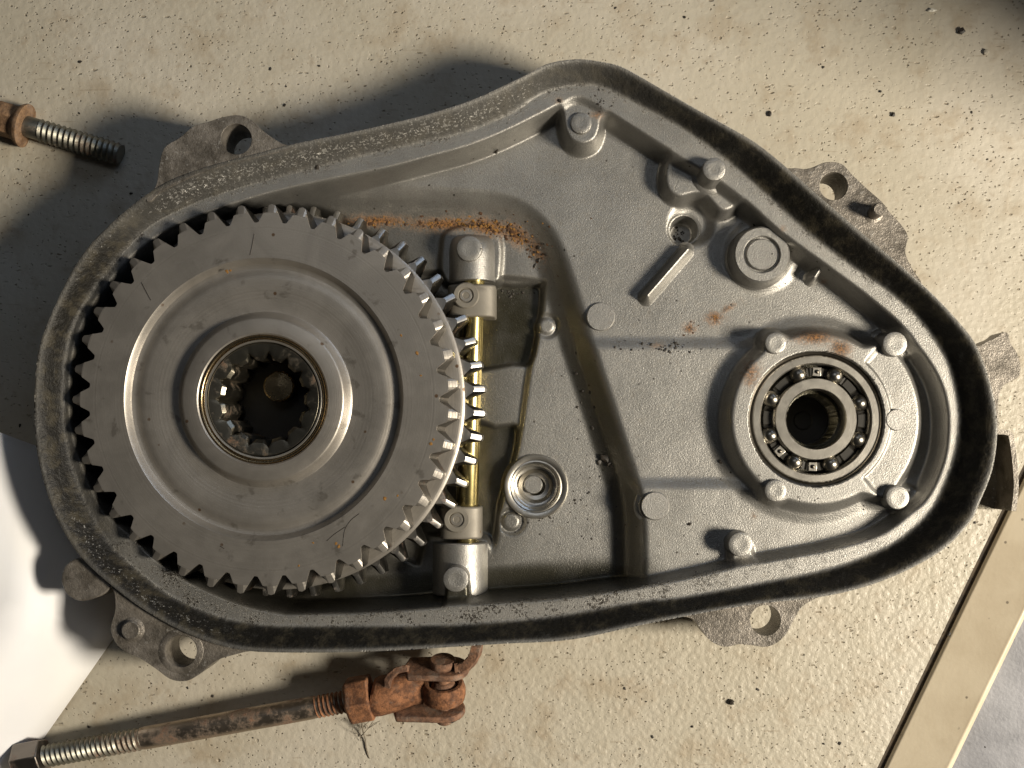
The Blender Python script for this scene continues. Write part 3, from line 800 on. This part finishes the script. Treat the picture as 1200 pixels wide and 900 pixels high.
def cage():
    V, F = [], []; n = 192
    for i in range(n):
        a = 2 * math.pi * i / n; ph = (math.degrees(a) - 20) / 45.0; d = abs(ph - round(ph)) * 45
        up = -7.5 if d > 14 else -7.5 - 0.0
        ro = 59 if d > 13 else 66 - 0.2; ri = 52 if d > 13 else 46.8
        z = -11.5 + (1.5 if d > 14 else 5.5 * math.cos(min(1, d / 14) * math.pi / 2) - 1)
        inside = d < 9
        w0, w1 = (60.5, 51.5)
        if inside: w0, w1 = (49.8, 49.0) if False else (52.5, 51.5)
        for r, zz in ((w0 * kk, z), (w1 * kk, z), (w1 * kk, z - 2), (w0 * kk, z - 2)):
            V.append((bc.x + r * math.cos(a), bc.y + r * math.sin(a), zB + zz))
    for i in range(n):
        j = (i + 1) % n
        for k in range(4): F.append((i * 4 + k, j * 4 + k, j * 4 + (k + 1) % 4, i * 4 + (k + 1) % 4))
    return V, F
cg = BR.part('cage', cage(), M_oil_shade)
for k, lab in ((1, 1), (5, 1), (4, 1)):
    a = R(42.5 + 45 * k); c = (bc.x + 56 * kk * math.cos(a), bc.y + 56 * kk * math.sin(a), zB - 8.6)
    rp = BR.part('rivet_plate', tf(box(-5.4, 5.4, -5.2, 5.2, -1.2, 0), Matrix.Translation(Vector(c)) @ Matrix.Rotation(a, 4, 'Z')), M_race if lab else M_dark, bevel=.6, parent=cg)
    BR.part('rivet', lathe([(2.6, 0), (2.3, 1.2), (1.2, 1.8), (0, 2)], 16, c), M_dark, parent=cg)

# ================================================================ SPROCKET / GEAR
gt = P(308, 468, -3)
LEAN = R(-3.0)
GM = Matrix.Translation(gt) @ Matrix.Rotation(LEAN, 4, 'Y')
GRT = Th('sprocket', (gt.x + 10, gt.y, ZK), 'large grey steel toothed gear with dished face and splined bore inside the case', 'gear')
def toothed(N, phase, rr_, rt_, levels, rin, pts=None, ztop_in=None, zbot_in=None):
    """levels: list of (z, root, tip, clip, tipw, rootw)"""
    V, F = [], []
    us = []
    base = [-0.5, -0.45, 'r', 0.25, 0.5, 0.75, 't', 'tm', 'T', -0.75, -0.501, -0.25, 'R', 0.45]
    npt = len(base)
    for (z, ro, ti, clip, tw, rw) in levels:
        for k in range(N):
            for b in base:
                if b == -0.5: u, r = -0.5, ro - 0.6
                elif b == -0.45: u, r = -(0.5 + rw) / 2, ro - 0.4
                elif b == 'r': u, r = -rw, ro
                elif b == 'R': u, r = rw, ro
                elif b == 't': u, r = -tw, ti - 1.2
                elif b == 'T': u, r = tw, ti - 1.2
                elif b == 'tm': u, r = 0, ti
                elif b == 0.45: u, r = (0.5 + rw) / 2, ro - 0.4
                elif b > 0: u, r = -(rw + (tw - rw) * b ** 0.88), ro + (ti - 1.2 - ro) * b
                else: u, r = (rw + (tw - rw) * (-b) ** 0.88), ro + (ti - 1.2 - ro) * (-b)
                r = min(r, clip)
                a = phase + 2 * math.pi * (k + u) / N
                V.append((r * math.cos(a), r * math.sin(a), z))
    m = N * npt; L = len(levels)
    for l in range(L - 1):
        for i in range(m): F.append((l * m + i, (l + 1) * m + i, (l + 1) * m + (i + 1) % m, l * m + (i + 1) % m))
    # inner rings top and bottom
    for (l, z, flip) in ((0, levels[0][0], False), (L - 1, levels[-1][0], True)):
        b = len(V)
        for i in range(m):
            q = V[l * m + i]; a = math.atan2(q[1], q[0]); V.append((rin * math.cos(a), rin * math.sin(a), z))
        for i in range(m):
            f = (b + i, l * m + i, l * m + (i + 1) % m, b + (i + 1) % m)
            F.append(f[::-1] if flip else f)
    return V, F
kt = K(-3)
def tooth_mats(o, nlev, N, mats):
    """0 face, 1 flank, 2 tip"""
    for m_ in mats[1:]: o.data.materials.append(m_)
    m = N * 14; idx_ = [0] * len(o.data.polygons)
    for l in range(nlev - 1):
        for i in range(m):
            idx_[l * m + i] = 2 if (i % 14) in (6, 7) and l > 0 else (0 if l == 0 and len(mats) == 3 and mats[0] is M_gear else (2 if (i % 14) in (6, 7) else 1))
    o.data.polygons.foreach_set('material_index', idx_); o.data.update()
N1, ph1 = 39, R(-87.8)
VF = toothed(N1, ph1, 208, 228, [(0, 208 * kt, 230 * kt, 219 * kt, .10, .42), (-4, 208 * kt, 230 * kt, 999, .10, .42), (-40, 213 * kt, 229 * kt, 999, .10, .42), (-44, 213 * kt, 228 * kt, 225 * kt, .10, .42)], 166 * kt)
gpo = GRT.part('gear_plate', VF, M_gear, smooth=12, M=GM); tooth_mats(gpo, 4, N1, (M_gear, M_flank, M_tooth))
GRT.part('web', lathe([(214 * kt, -43.5), (166.2 * kt, -41), (166.2 * kt, -0.05), (165.0 * kt, -1.0), (162.5 * kt, -5), (160 * kt, -8.5), (156 * kt, -10), (152 * kt, -9.2), (148 * kt, -7.6), (142 * kt, -7), (128 * kt, -8), (112 * kt, -10), (104 * kt, -10), (100 * kt, -7), (97.5 * kt, -1.5), (95.5 * kt, 1.2), (94 * kt, 1.8), (78 * kt, 1.8), (76.5 * kt, 0.8), (75.6 * kt, -3)], 128), M_gear, smooth=32, M=GM)
MID = GM @ Matrix.Translation((5, 0, 0))
GRT.part('spacer_ring', lathe([(200, -43.2), (222 * kt, -43.4), (226 * kt, -44), (228 * kt, -45.5), (228 * kt, -50), (226 * kt, -51), (150, -51)], 160), M_gear, smooth=30, M=MID)
LOW = GM @ Matrix.Translation((17, 0, 0))
ph2 = R(3.6)
VF = toothed(50, ph2, 222, 246, [(-51, 216, 228, 999, .11, .40), (-58, 216, 240, 999, .11, .42), (-76, 218, 241, 999, .13, .42), (-81, 218, 239, 233, .13, .42)], 120)
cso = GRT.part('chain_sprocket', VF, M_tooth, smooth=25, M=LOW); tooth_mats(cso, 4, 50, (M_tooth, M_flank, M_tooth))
# hub rings
HB = GM
GRT.part('retaining_ring', lathe([(75.5 * kt, -6), (75.5 * kt, 0.4), (74.6 * kt, 1.6), (73 * kt, 1.6), (71.6 * kt, 0.2), (71.2 * kt, -4), (71.2 * kt, -6)], 96), M_bronze, M=HB, smooth=50)
GRT.part('snap_ring', lathe([(70.6 * kt, -6), (70.6 * kt, -1.0), (69.6 * kt, -0.1), (68 * kt, -0.4), (67.4 * kt, -6)], 96), M_hub, M=HB, smooth=50)
GRT.part('bore_floor', lathe([(53 * kt, -84), (30, -85), (0, -85)], 48), M_oil_shade, M=GM)  # disc added at the bottom, coloured black for the bore's shade
def splined():
    V, F = [], []; N = 15; prof = []
    cxs = (2, 0)
    us = [(-.5, 47.5), (-.30, 47.2), (-.25, 47.8), (-.12, 51.5), (-.03, 54.4), (.03, 54.4), (.12, 51.5), (.25, 47.8), (.30, 47.2)]
    ring = []
    for k in range(N):
        for u, r in us: ring.append((math.radians(84) + 2 * math.pi * (k + u + .0) / N, r * kt))
    m = len(ring)
    def lv(fn, z): return [(fn(r) * math.cos(a), fn(r) * math.sin(a), z) for a, r in ring]
    L = [lv(lambda r: 67 * kt, -6), lv(lambda r: 66.5 * kt, -2.6), lv(lambda r: 65.5 * kt, -1.8), lv(lambda r: 57 * kt, -2.4), lv(lambda r: max(r + 2.2, 51.6), -3.2), lv(lambda r: r, -6.5), lv(lambda r: r, -95)]
    for l in L: V += l
    for k in range(len(L) - 1):
        for i in range(m): F.append((k * m + i, k * m + (i + 1) % m, (k + 1) * m + (i + 1) % m, (k + 1) * m + i))
    return V, F
GRT.part('splined_hub', splined(), M_spline, smooth=30, M=HB)

# greasy streaks and rust flecks on the sprocket
def on_gear(px, py, dz=0.2):
    # height of the leaning face at this place
    v = P(px, py, gt.z); z = gt.z + math.tan(-LEAN) * (v.x - gt.x) * 1.0
    v = P(px, py, z); return Vector((v.x, v.y, z + dz))
sts = []
for pts in (((298, 274), (296, 285), (293, 299)), ((421, 602), (411, 610), (404, 622), (402, 640)), ((166, 331), (171, 341), (177, 352)), ((404, 618), (392, 626), (383, 634)), ((258, 640), (263, 643))):
    sts.append(tube([on_gear(x_, y_) for x_, y_ in spline(pts, False, 4)], .38, 5))
GRT.part('grease_streak', join(*sts), M_crumb, smooth=60, kind='stuff')
r0 = P(556, 318, -88); r1 = P(546, 650, -88)
RL = Th('shift_rail', (r1.x, r1.y, -125), 'yellow plated round shift rail with two screwed collars beside the sprocket teeth', 'rail')
Mr = axisM(r0, r1); Lr = (r1 - r0).length
RL.part('rail_rod', lathe([(0, -6), (13, -6), (13.2, 0), (13.2, Lr - 22), (12, Lr - 20), (11.8, Lr + 8), (0, Lr + 8)], 48), M_brass, M=Mr)
def collar(px0, px1, py0, py1, sx, sy, z):
    a = P(px0, py0, z); b = P(px1, py1, z)
    x0, x1, y1, y0 = a.x, b.x, a.y, b.y
    c = Vector(((x0 + x1) / 2, (y0 + y1) / 2, -88)); 
    # body: rounded block, thick sleeve about the rail
    prof = []
    hw = (x1 - x0) / 2
    for i in range(33):
        an = math.pi * i / 32; prof.append((hw * math.cos(an) * (1 - .0), 20 * math.sin(an) ** .55 + z + 0 - 20 + 2))
    prof = [(q[0], q[1]) for q in prof] + [(-hw, -112), (hw, -112)]
    n = len(prof); V = [(c.x + p_[0], y0, p_[1]) for p_ in prof] + [(c.x + p_[0], y1, p_[1]) for p_ in prof]
    F = [tuple(range(n)), tuple(range(2 * n - 1, n - 1, -1))] + [(i, i + n, (i + 1) % n + n, (i + 1) % n) for i in range(n)]
    o = RL.part('collar', (V, F), M_collar, bevel=2.5, seg=3, smooth=45)
    s = P(sx, sy, z + 4)
    f = RL.part('screw_boss', lathe([(17, -14), (16.2, -1.5), (14.8, 0), (9.8, 0), (9.0, -1.0), (8.6, -6), (0, -6.2)], 40, (s.x, s.y, z + 4)), M_collar, parent=o, smooth=25)
    RL.part('set_screw', lathe([(7.8, -7), (7.8, -1.6), (7.0, -0.8), (4.6, -0.8), (3.9, -1.6), (3.7, -7), (0, -7)], 6 * 4, (s.x, s.y, z + 3.4)), M_hub, parent=o, smooth=25)
    RL.part('socket', lathe([(3.9, -2.4), (3, -2.6), (0, -2.7)], 6, (s.x, s.y, z + 3.4)), M_oil_shade, parent=o)
collar(524, 581, 333, 371, 546, 346, -68)
collar(515, 564, 594, 632, 535, 609, -70)
# cast supports that hold the rail ends (part of the case)
def support(px0, px1, py0, py1, z, zb, name='rail_support'):
    a = P(px0, py0, z); b = P(px1, py1, z); hw = (b.x - a.x) / 2; cxx = (a.x + b.x) / 2
    V, F = [], []; rows = 14; n = 25
    for j in range(rows + 1):
        t = j / rows; y = a.y + (b.y - a.y) * t
        e = 1.0
        if name == 'upper': e = math.sqrt(max(0.0, 1 - max(0, (0.45 - t) / 0.45) ** 2)) * .8 + .2
        for i in range(n):
            an = math.pi * i / (n - 1)
            V.append((cxx + hw * math.cos(an) * (0.80 + .2 * e), y, zb + (z - zb) * (math.sin(an) ** .6) * e))
    for j in range(rows):
        for i in range(n - 1): F.append((j * n + i, j * n + i + 1, (j + 1) * n + i + 1, (j + 1) * n + i))
    F.append(tuple(range(n - 1, -1, -1))); F.append(tuple(rows * n + i for i in range(n)))
    return CASE.part('rail_support', (V, F), M_boss, smooth=50, bevel=2)
support(523, 581, 268, 327, -66, -120, 'upper')
support(503, 572, 637, 700, -66, -126, 'lower')

# ================================================================ BOLT upper left
za = GZ + 16
b0 = P(-12, 135, za); b1 = P(141, 181, za); bd = (b1 - b0).normalized()
BT = Th('flange_bolt', (b0.x, b0.y, GZ), 'flange bolt with brown rusty head and grey thread lying on the floor', 'bolt')
ka = K(za); Lb = (b1 - b0).length
Mb = axisM(b0, b1)
def hexa(r, z0, z1, ch=2.5, a0=0.2):
    V, F = [], []
    for rr_, z in ((r - ch, z0), (r, z0 + ch * .7), (r, z1)):
        V += [(rr_ * math.cos(a0 + math.pi / 3 * i), rr_ * math.sin(a0 + math.pi / 3 * i), z) for i in range(6)]
    F = [tuple(range(5, -1, -1)), tuple(12 + i for i in range(6))]
    for k in range(2):
        for i in range(6): F.append((k * 6 + i, k * 6 + (i + 1) % 6, (k + 1) * 6 + (i + 1) % 6, (k + 1) * 6 + i))
    return V, F
def thread(r, L0, L1, pitch, n=40, depth=1.6):
    """true helical thread"""
    V, F = [], []; turns = (L1 - L0) / pitch; per = 4
    m = int(turns * per)
    for j in range(m + 1):
        for i in range(n):
            zz = L0 + pitch * (j / per + i / n)
            ph = j % per; rr_ = (r, r - depth * .5, r - depth, r - depth * .5)[ph]
            fade = min(1, (L1 - L0 - pitch * (j / per)) / pitch / 1.5)
            rr_ = r - (r - rr_) * 1 - (1 - fade) * 1.2
            zz = min(zz, L1); V.append((rr_ * math.cos(2 * math.pi * i / n), rr_ * math.sin(2 * math.pi * i / n), zz))
    for j in range(m):
        for i in range(n - 1): F.append((j * n + i, j * n + i + 1, (j + 1) * n + i + 1, (j + 1) * n + i))
        # join the seam to the next turn
        if j + per <= m and j + per + 1 <= m: F.append((j * n + n - 1, (j + per) * n, (j + per + 1) * n, (j + 1) * n + n - 1))
    F.append(tuple(m * n + i for i in range(n)))
    return V, F
hh = 15 * ka
hd = BT.part('head', hexa(20.5 * ka, 8, 34 * ka, 4, .35), M_bolthead, M=Mb, bevel=1.5)
BT.part('flange', lathe([(19 * ka, 32 * ka), (23 * ka, 37 * ka), (25.5 * ka, 41 * ka), (25.5 * ka, 44 * ka), (22 * ka, 45 * ka), (10, 45 * ka)], 40), M_bolthead, M=Mb, smooth=40)
BT.part('shank', lathe([(13.2, 44 * ka), (13.2, 62 * ka), (12.2, 64 * ka), (12, Lb - 3), (0, Lb - 2)], 32), M_bolt, M=Mb)
BT.part('thread', thread(14.4, 62 * ka, Lb, 6.6 * ka, 40, 2.6), M_bolt, M=Mb, smooth=30)

# ================================================================ LINK ROD lower left
zr0, zr1 = GZ + 22, GZ + 48
q0 = P(37, 889, zr0); q1 = P(428, 818, zr1); Ld = (q1 - q0).length; Mq = axisM(q0, q1)
LK = Th('link_rod', (q0.x, q0.y, GZ), 'long rusty threaded link rod with an end nut below the case', 'rod')
kr = K((zr0 + zr1) / 2)
LK.part('rod', lathe([(0, -10), (11, -10), (11.5, 8), (12.6, 140), (14.2, 148), (14.2, Ld - 70), (13, Ld - 55), (12.5, Ld), (0, Ld)], 32), M_rodsteel, M=Mq)
LK.part('thread', thread(14.6, 18, 138 * kr, 6.2 * kr, 40, 2.8), M_bolt, M=Mq, smooth=30, label='worn greenish grey thread')
LK.part('thread', thread(14.4, Ld - 62, Ld - 14, 5.2 * kr, 40, 2.2), M_rust, M=Mq, smooth=30, label='rusty thread')
LK.part('end_nut', hexa(24, -19, 17, 3, .3), M_boltnut, M=Mq, bevel=1.5)
LK.part('jam_nut', hexa(30, Ld - 22, Ld + 9, 4, .62), M_rust, M=Mq, bevel=2)
# rod end: neck that swells, flattens and carries an eye around an upright-in-picture pin
ez = zr1
def rodend():
    secs = [(436, 816.5, 25, 24), (440, 816, 27, 26), (452, 814, 28, 27), (466, 811, 27, 25), (478, 810, 23, 20), (488, 811, 17, 14), (498, 812, 15, 12)]
    V, F = [], []; n = 28
    for (x, y, ry, rz) in secs:
        c = P(x, y, ez); ry *= K(ez) * .88; rz *= .95
        for i in range(n):
            a = 2 * math.pi * i / n; V.append((c.x + math.cos(a) * ry * .16, c.y + math.cos(a) * ry, c.z + math.sin(a) * rz))
    for k in range(len(secs) - 1):
        for i in range(n): F.append((k * n + i, k * n + (i + 1) % n, (k + 1) * n + (i + 1) % n, (k + 1) * n + i))
    F.append(tuple(range(n - 1, -1, -1))); F.append(tuple((len(secs) - 1) * n + i for i in range(n)))
    return V, F
LK.part('rod_end', rodend(), M_rust, smooth=60)
ec = P(520, 810, ez)
# axis of the eye lies close to the picture plane, its upper face tipped towards the camera
Me = Matrix.Translation(ec) @ Matrix.Rotation(R(-68), 4, 'X')
eye = LK.part('eye', lathe([(17, -10), (22, -12.5), (25.5, -10), (27, -4), (27, 4), (25.5, 10), (23, 12.5), (19, 12.5), (17.5, 9), (17, 0), (17, -10)], 48), M_rust, M=Me, smooth=45)
LK.part('ball_joint', lathe([(0, -14), (11, -14), (15, -8), (16.8, 0), (16, 7), (13, 13), (11, 15), (0, 15)], 36), M_rust2, M=Me, smooth=60, parent=eye)

CL = Th('clevis', (ec.x, ec.y, GZ), 'rusty bent clevis bracket with a pin through the rod end below the case', 'clevis')
def cheek(w0, w1, r, th, z_off):
    pts = []
    for i in range(25):
        a = -math.pi / 2 + math.pi * i / 24; pts.append((w1 + r * math.cos(a), r * math.sin(a)))
    pts += [(w0, r * .9), (w0 - 6, 0), (w0, -r * .9)]
    return prism(pts, z_off, z_off + th)
CL.part('cheek', tf(cheek(-42, 8, 24, 8, 28), Me), M_rust2, bevel=2, label='upper cheek plate')
CL.part('cheek', tf(cheek(-58, 2, 24, 8, -31), Me), M_rust2, bevel=2, label='lower cheek plate')
def ribbon(path, wd, th):
    V, F = [], []; n = len(path)
    for i, p in enumerate(path):
        a = path[max(0, i - 1)]; b = path[min(n - 1, i + 1)]; t = (b - a).normalized(); s_ = Vector((0, 0.25, 1)).normalized(); s_ = (s_ - t * s_.dot(t)).normalized(); nn_ = t.cross(s_)
        for u, v_ in ((-wd, -th), (wd, -th), (wd, th), (-wd, th)): V.append(p + s_ * u / 2 + nn_ * v_ / 2)
    for i in range(n - 1):
        for k in range(4): F.append((i * 4 + k, (i + 1) * 4 + k, (i + 1) * 4 + (k + 1) % 4, i * 4 + (k + 1) % 4))
    F += [(0, 1, 2, 3), tuple((n - 1) * 4 + k for k in (3, 2, 1, 0))]
    return V, F
def rib_path(pp_):
    pa = [Me @ Vector(q) for q in pp_]; out_ = []
    for i in range(len(pa) - 1):
        for s_ in range(3): out_.append(pa[i].lerp(pa[i + 1], s_ / 3))
    return out_ + [pa[-1]]
CL.part('bent_arm', ribbon(rib_path([(-40, 0, 32), (-52, 0, 30), (-62, 0, 22), (-66, 0, 8), (-68, 0, -6)]), 36, 8), M_rust2, smooth=40, bevel=1.5)
CL.part('bent_arm', ribbon(rib_path([(16, 0, 32), (24, 0, 33), (32, 0, 40), (39, 0, 52), (44, 1, 70)]), 34, 11), M_rust2, smooth=40, bevel=1.5)
CL.part('clevis_pin', lathe([(0, -44), (10, -44), (11, -42), (11, -30), (9, -30), (9, 36), (15, 36), (16, 38), (16, 44), (14.5, 46), (0, 46.5)], 32), M_rust2, M=Me, smooth=45)
c = Me @ Vector((0, 0, -37))
CL.part('cotter_pin', tube([c + Vector((-14, 2, 2)), c + Vector((0, -2, 12)), c + Vector((10, -3, 12)), c + Vector((18, 2, 10)), c + Vector((21, 5, 8))], [2.0, 2.4, 2.8, 3.0, 2.2], 8), M_boltnut)

# a wisp of dusty cobweb hanging off the jam nut
pts = [P(x, y, z) for x, y, z in ((424, 846, GZ + 20), (425, 856, GZ + 8), (428, 866, GZ + 3), (429, 876, GZ + 1.5), (431, 884, GZ + 1), (433, 889, GZ + 1))]
VF = [tube(pts, [1.2, .9, .8, 1.2, 1.0, .4], 5)]
for k in range(9):
    a = P(412 + 4 * k + random.uniform(-3, 3), 846 + random.uniform(-3, 3), GZ + 20); b = P(424 + random.uniform(-5, 7), 858 + random.uniform(-6, 14), GZ + 2)
    m_ = a.lerp(b, .5) + Vector((random.uniform(-4, 4), random.uniform(-3, 3), 0)); VF.append(tube([a, m_, b], .35, 4))
V, F = join(*VF)
tag(add('cobweb', V, F, M_web, smooth=60), 'thin dusty cobweb strand hanging from the rusty jam nut', 'cobweb')

# ================================================================ crumbs
def rock(c, r, seed, flat=.6, el=1.0, rot=0):
    rnd = random.Random(seed); V, F = [], []; n, m_ = 7, 4
    ca, sa = math.cos(rot), math.sin(rot)
    for j in range(m_):
        th = math.pi * (j + .5) / m_
        for i in range(n):
            a = 2 * math.pi * i / n; q = r * rnd.uniform(.65, 1.2)
            x, y, z = q * math.sin(th) * math.cos(a) * el, q * math.sin(th) * math.sin(a), q * flat * math.cos(th)
            V.append((c[0] + x * ca - y * sa, c[1] + x * sa + y * ca, c[2] + z))
    for j in range(m_ - 1):
        for i in range(n): F.append((j * n + i, (j + 1) * n + i, (j + 1) * n + (i + 1) % n, j * n + (i + 1) % n))
    F.append(tuple(range(n))); F.append(tuple((m_ - 1) * n + i for i in range(n - 1, -1, -1)))
    return V, F
for (px, py, r, el, rot, mat, lab, nm) in ((1127, 36, 6.5, 1.5, .5, M_crumb, 'large black crumb near the dark upper right corner of the floor', 'crumb'),
        (1092, 12, 4.5, 2.2, 0, M_chip, 'small oblong white chip at the top right of the floor', 'chip'),
        (1156, 61, 6, 1.2, .9, M_floor, 'pale flake of paint in the shade at the upper right', 'flake'),
        (857, 823, 6.5, 1.0, 1.1, M_crumb, 'dark brown crumb on the floor below the bottom bolt lug', 'crumb'),
        (902, 133, 4.5, 1.5, 1.5, M_crumb, 'dark crumb on the floor above the sloping upper right rim', 'crumb'),
        (1047, 134, 4.5, 1.4, 1.2, M_crumb, 'dark crumb on the floor right of the upper right lug', 'crumb'),
        (1032, 107, 3, 1, 0, M_crumb, 'tiny round black crumb above the upper right lug', 'crumb')):
    v = P(px, py, GZ + r * .5); VF = rock((v.x, v.y, GZ + r * .45), r * .62, px, .6, el, rot)
    V, F = VF; me = mesh(nm, V, F, (v.x, v.y, GZ), 30); o = link(nm, me, mat, None, (v.x, v.y, GZ)); tag(o, lab, 'debris')
fl = []
for k in range(150):
    px, py = random.uniform(0, 1200), random.uniform(0, 900); r = random.choice((.7, .9, 1.1, 1.6))
    v = P(px, py, GZ); fl.append(rock((v.x, v.y, GZ + r * .4), r * 1.1, k, .6, random.uniform(.8, 1.8), random.uniform(0, 3)))
V, F = join(*fl); tag(add('floor_grit', V, F, M_crumb, smooth=30), 'fine dark grit scattered over the painted floor', 'grit', kind='stuff')

def zat(px, py):
    z = -60.0
    for _ in range(6):
        v = P(px, py, z); i = int((v.x - gx[0]) / GS); j = int((v.y - gy[0]) / GS)
        if not (0 <= i < len(gx) and 0 <= j < len(gy)): return z
        z = float(Z[j, i])
    return z
rg = []
for px, py, r in ((266, 318, 2.2), (270, 317, 1.4), (385, 461, 1.8), (387, 460, 1.0), (302, 550, 1.8), (451, 584, 2.4), (466, 581, 1.4), (394, 637, 1.6), (505, 520, 2), (508, 515, 1.4), (489, 414, 2), (470, 393, 1.6), (493, 440, 1.2), (397, 640, 2), (350, 663, 1.3), (367, 636, 1.2)):
    v = on_gear(px, py, 0); rg.append(rock((v.x, v.y, v.z + .1), r, px, .25, 1.3, px))
V, F = join(*rg); GRT.part('rust_fleck', (V, F), M_flake, smooth=30, kind='stuff')
rk, rf1, rf2 = [], [], []
def scatter(lst, n, cx_, cy_, sx, sy, r0_, r1_, rot=0, el=1.6):
    for _ in range(n):
        u, v_ = random.gauss(0, sx), random.gauss(0, sy); c, s_ = math.cos(R(rot)), math.sin(R(rot))
        px, py = cx_ + u * c - v_ * s_, cy_ + u * s_ + v_ * c; z = zat(px, py); v = P(px, py, z)
        r = r0_ + (r1_ - r0_) * random.random() ** 2.5
        fl_ = .5 if lst is rk else .3
        r = r if lst is rk else r * .8
        lst.append(rock((v.x, v.y, z + r * .2), r, random.random(), fl_, random.uniform(.8, el), random.uniform(0, 3)))
scatter(rk, 55, 785, 405, 26, 5, .6, 1.8); scatter(rk, 26, 685, 470, 9, 50, .6, 2.8, -22); scatter(rk, 22, 690, 590, 16, 26, .6, 1.6)
scatter(rk, 12, 632, 608, 12, 2, .8, 2.2); scatter(rk, 30, 600, 345, 18, 7, .8, 2.2); scatter(rk, 14, 630, 292, 10, 10, 1, 3)
scatter(rk, 30, 700, 120, 10, 8, .6, 1.6); scatter(rk, 8, 868, 258, 18, 6, .6, 1.6); scatter(rk, 22, 800, 275, 6, 6, .8, 2.4)
scatter(rk, 90, 900, 480, 110, 120, .35, 1.0); scatter(rk, 60, 700, 350, 90, 120, .35, 1.0); scatter(rk, 40, 770, 630, 40, 25, .4, 1.3); scatter(rk, 25, 960, 588, 50, 6, .5, 1.4)
for px, py, r in ((427, 211, 3.2), (453, 205, 3.0), (582, 177, 3.0), (503, 217, 1.2), (709, 537, 5), (702, 541, 3), (372, 196, 2.6), (714, 544, 3), (656, 118, 2.4), (757, 352, 2), (844, 541, 2.5), (808, 614, 2.4), (857, 357, 1)):
    z = zat(px, py); v = P(px, py, z); rk.append(rock((v.x, v.y, z + r * .2), r, px, .6, 1.4, px))
V, F = join(*rk); CASE.part('dirt_crumbs', (V, F), M_crumb, smooth=30, kind='stuff')
scatter(rf1, 90, 500, 262, 62, 3.4, .8, 2.6); scatter(rf1, 90, 580, 267, 24, 5, .8, 2.8, 8); scatter(rf1, 30, 618, 285, 14, 5, .8, 2.4, 45); scatter(rf1, 6, 838, 374, 4, 4, .8, 2)
scatter(rf2, 60, 520, 261, 62, 3.6, .8, 2.8); scatter(rf2, 90, 590, 270, 24, 6, .8, 3.2, 15); scatter(rf2, 50, 628, 294, 16, 6, .8, 3, 55); scatter(rf2, 8, 812, 384, 5, 4, .8, 2)
V, F = join(*rf1); CASE.part('rust_flakes', (V, F), M_flake, smooth=30, kind='stuff')
V, F = join(*rf2); CASE.part('rust_flakes', (V, F), M_flake2, smooth=30, kind='stuff')

# ================================================================ unseen box added out of view to shade the far corner
V, F = prism([(1040, 200), (1300, 150), (1330, 1000), (700, 1000), (760, 700), (1050, 620)], GZ, GZ + 700)
o = add('shade_box', V, F, M_shade_box, smooth=30, bevel=3); tag(o, 'unseen brown box added past the upper right corner to shade the floor', 'box')
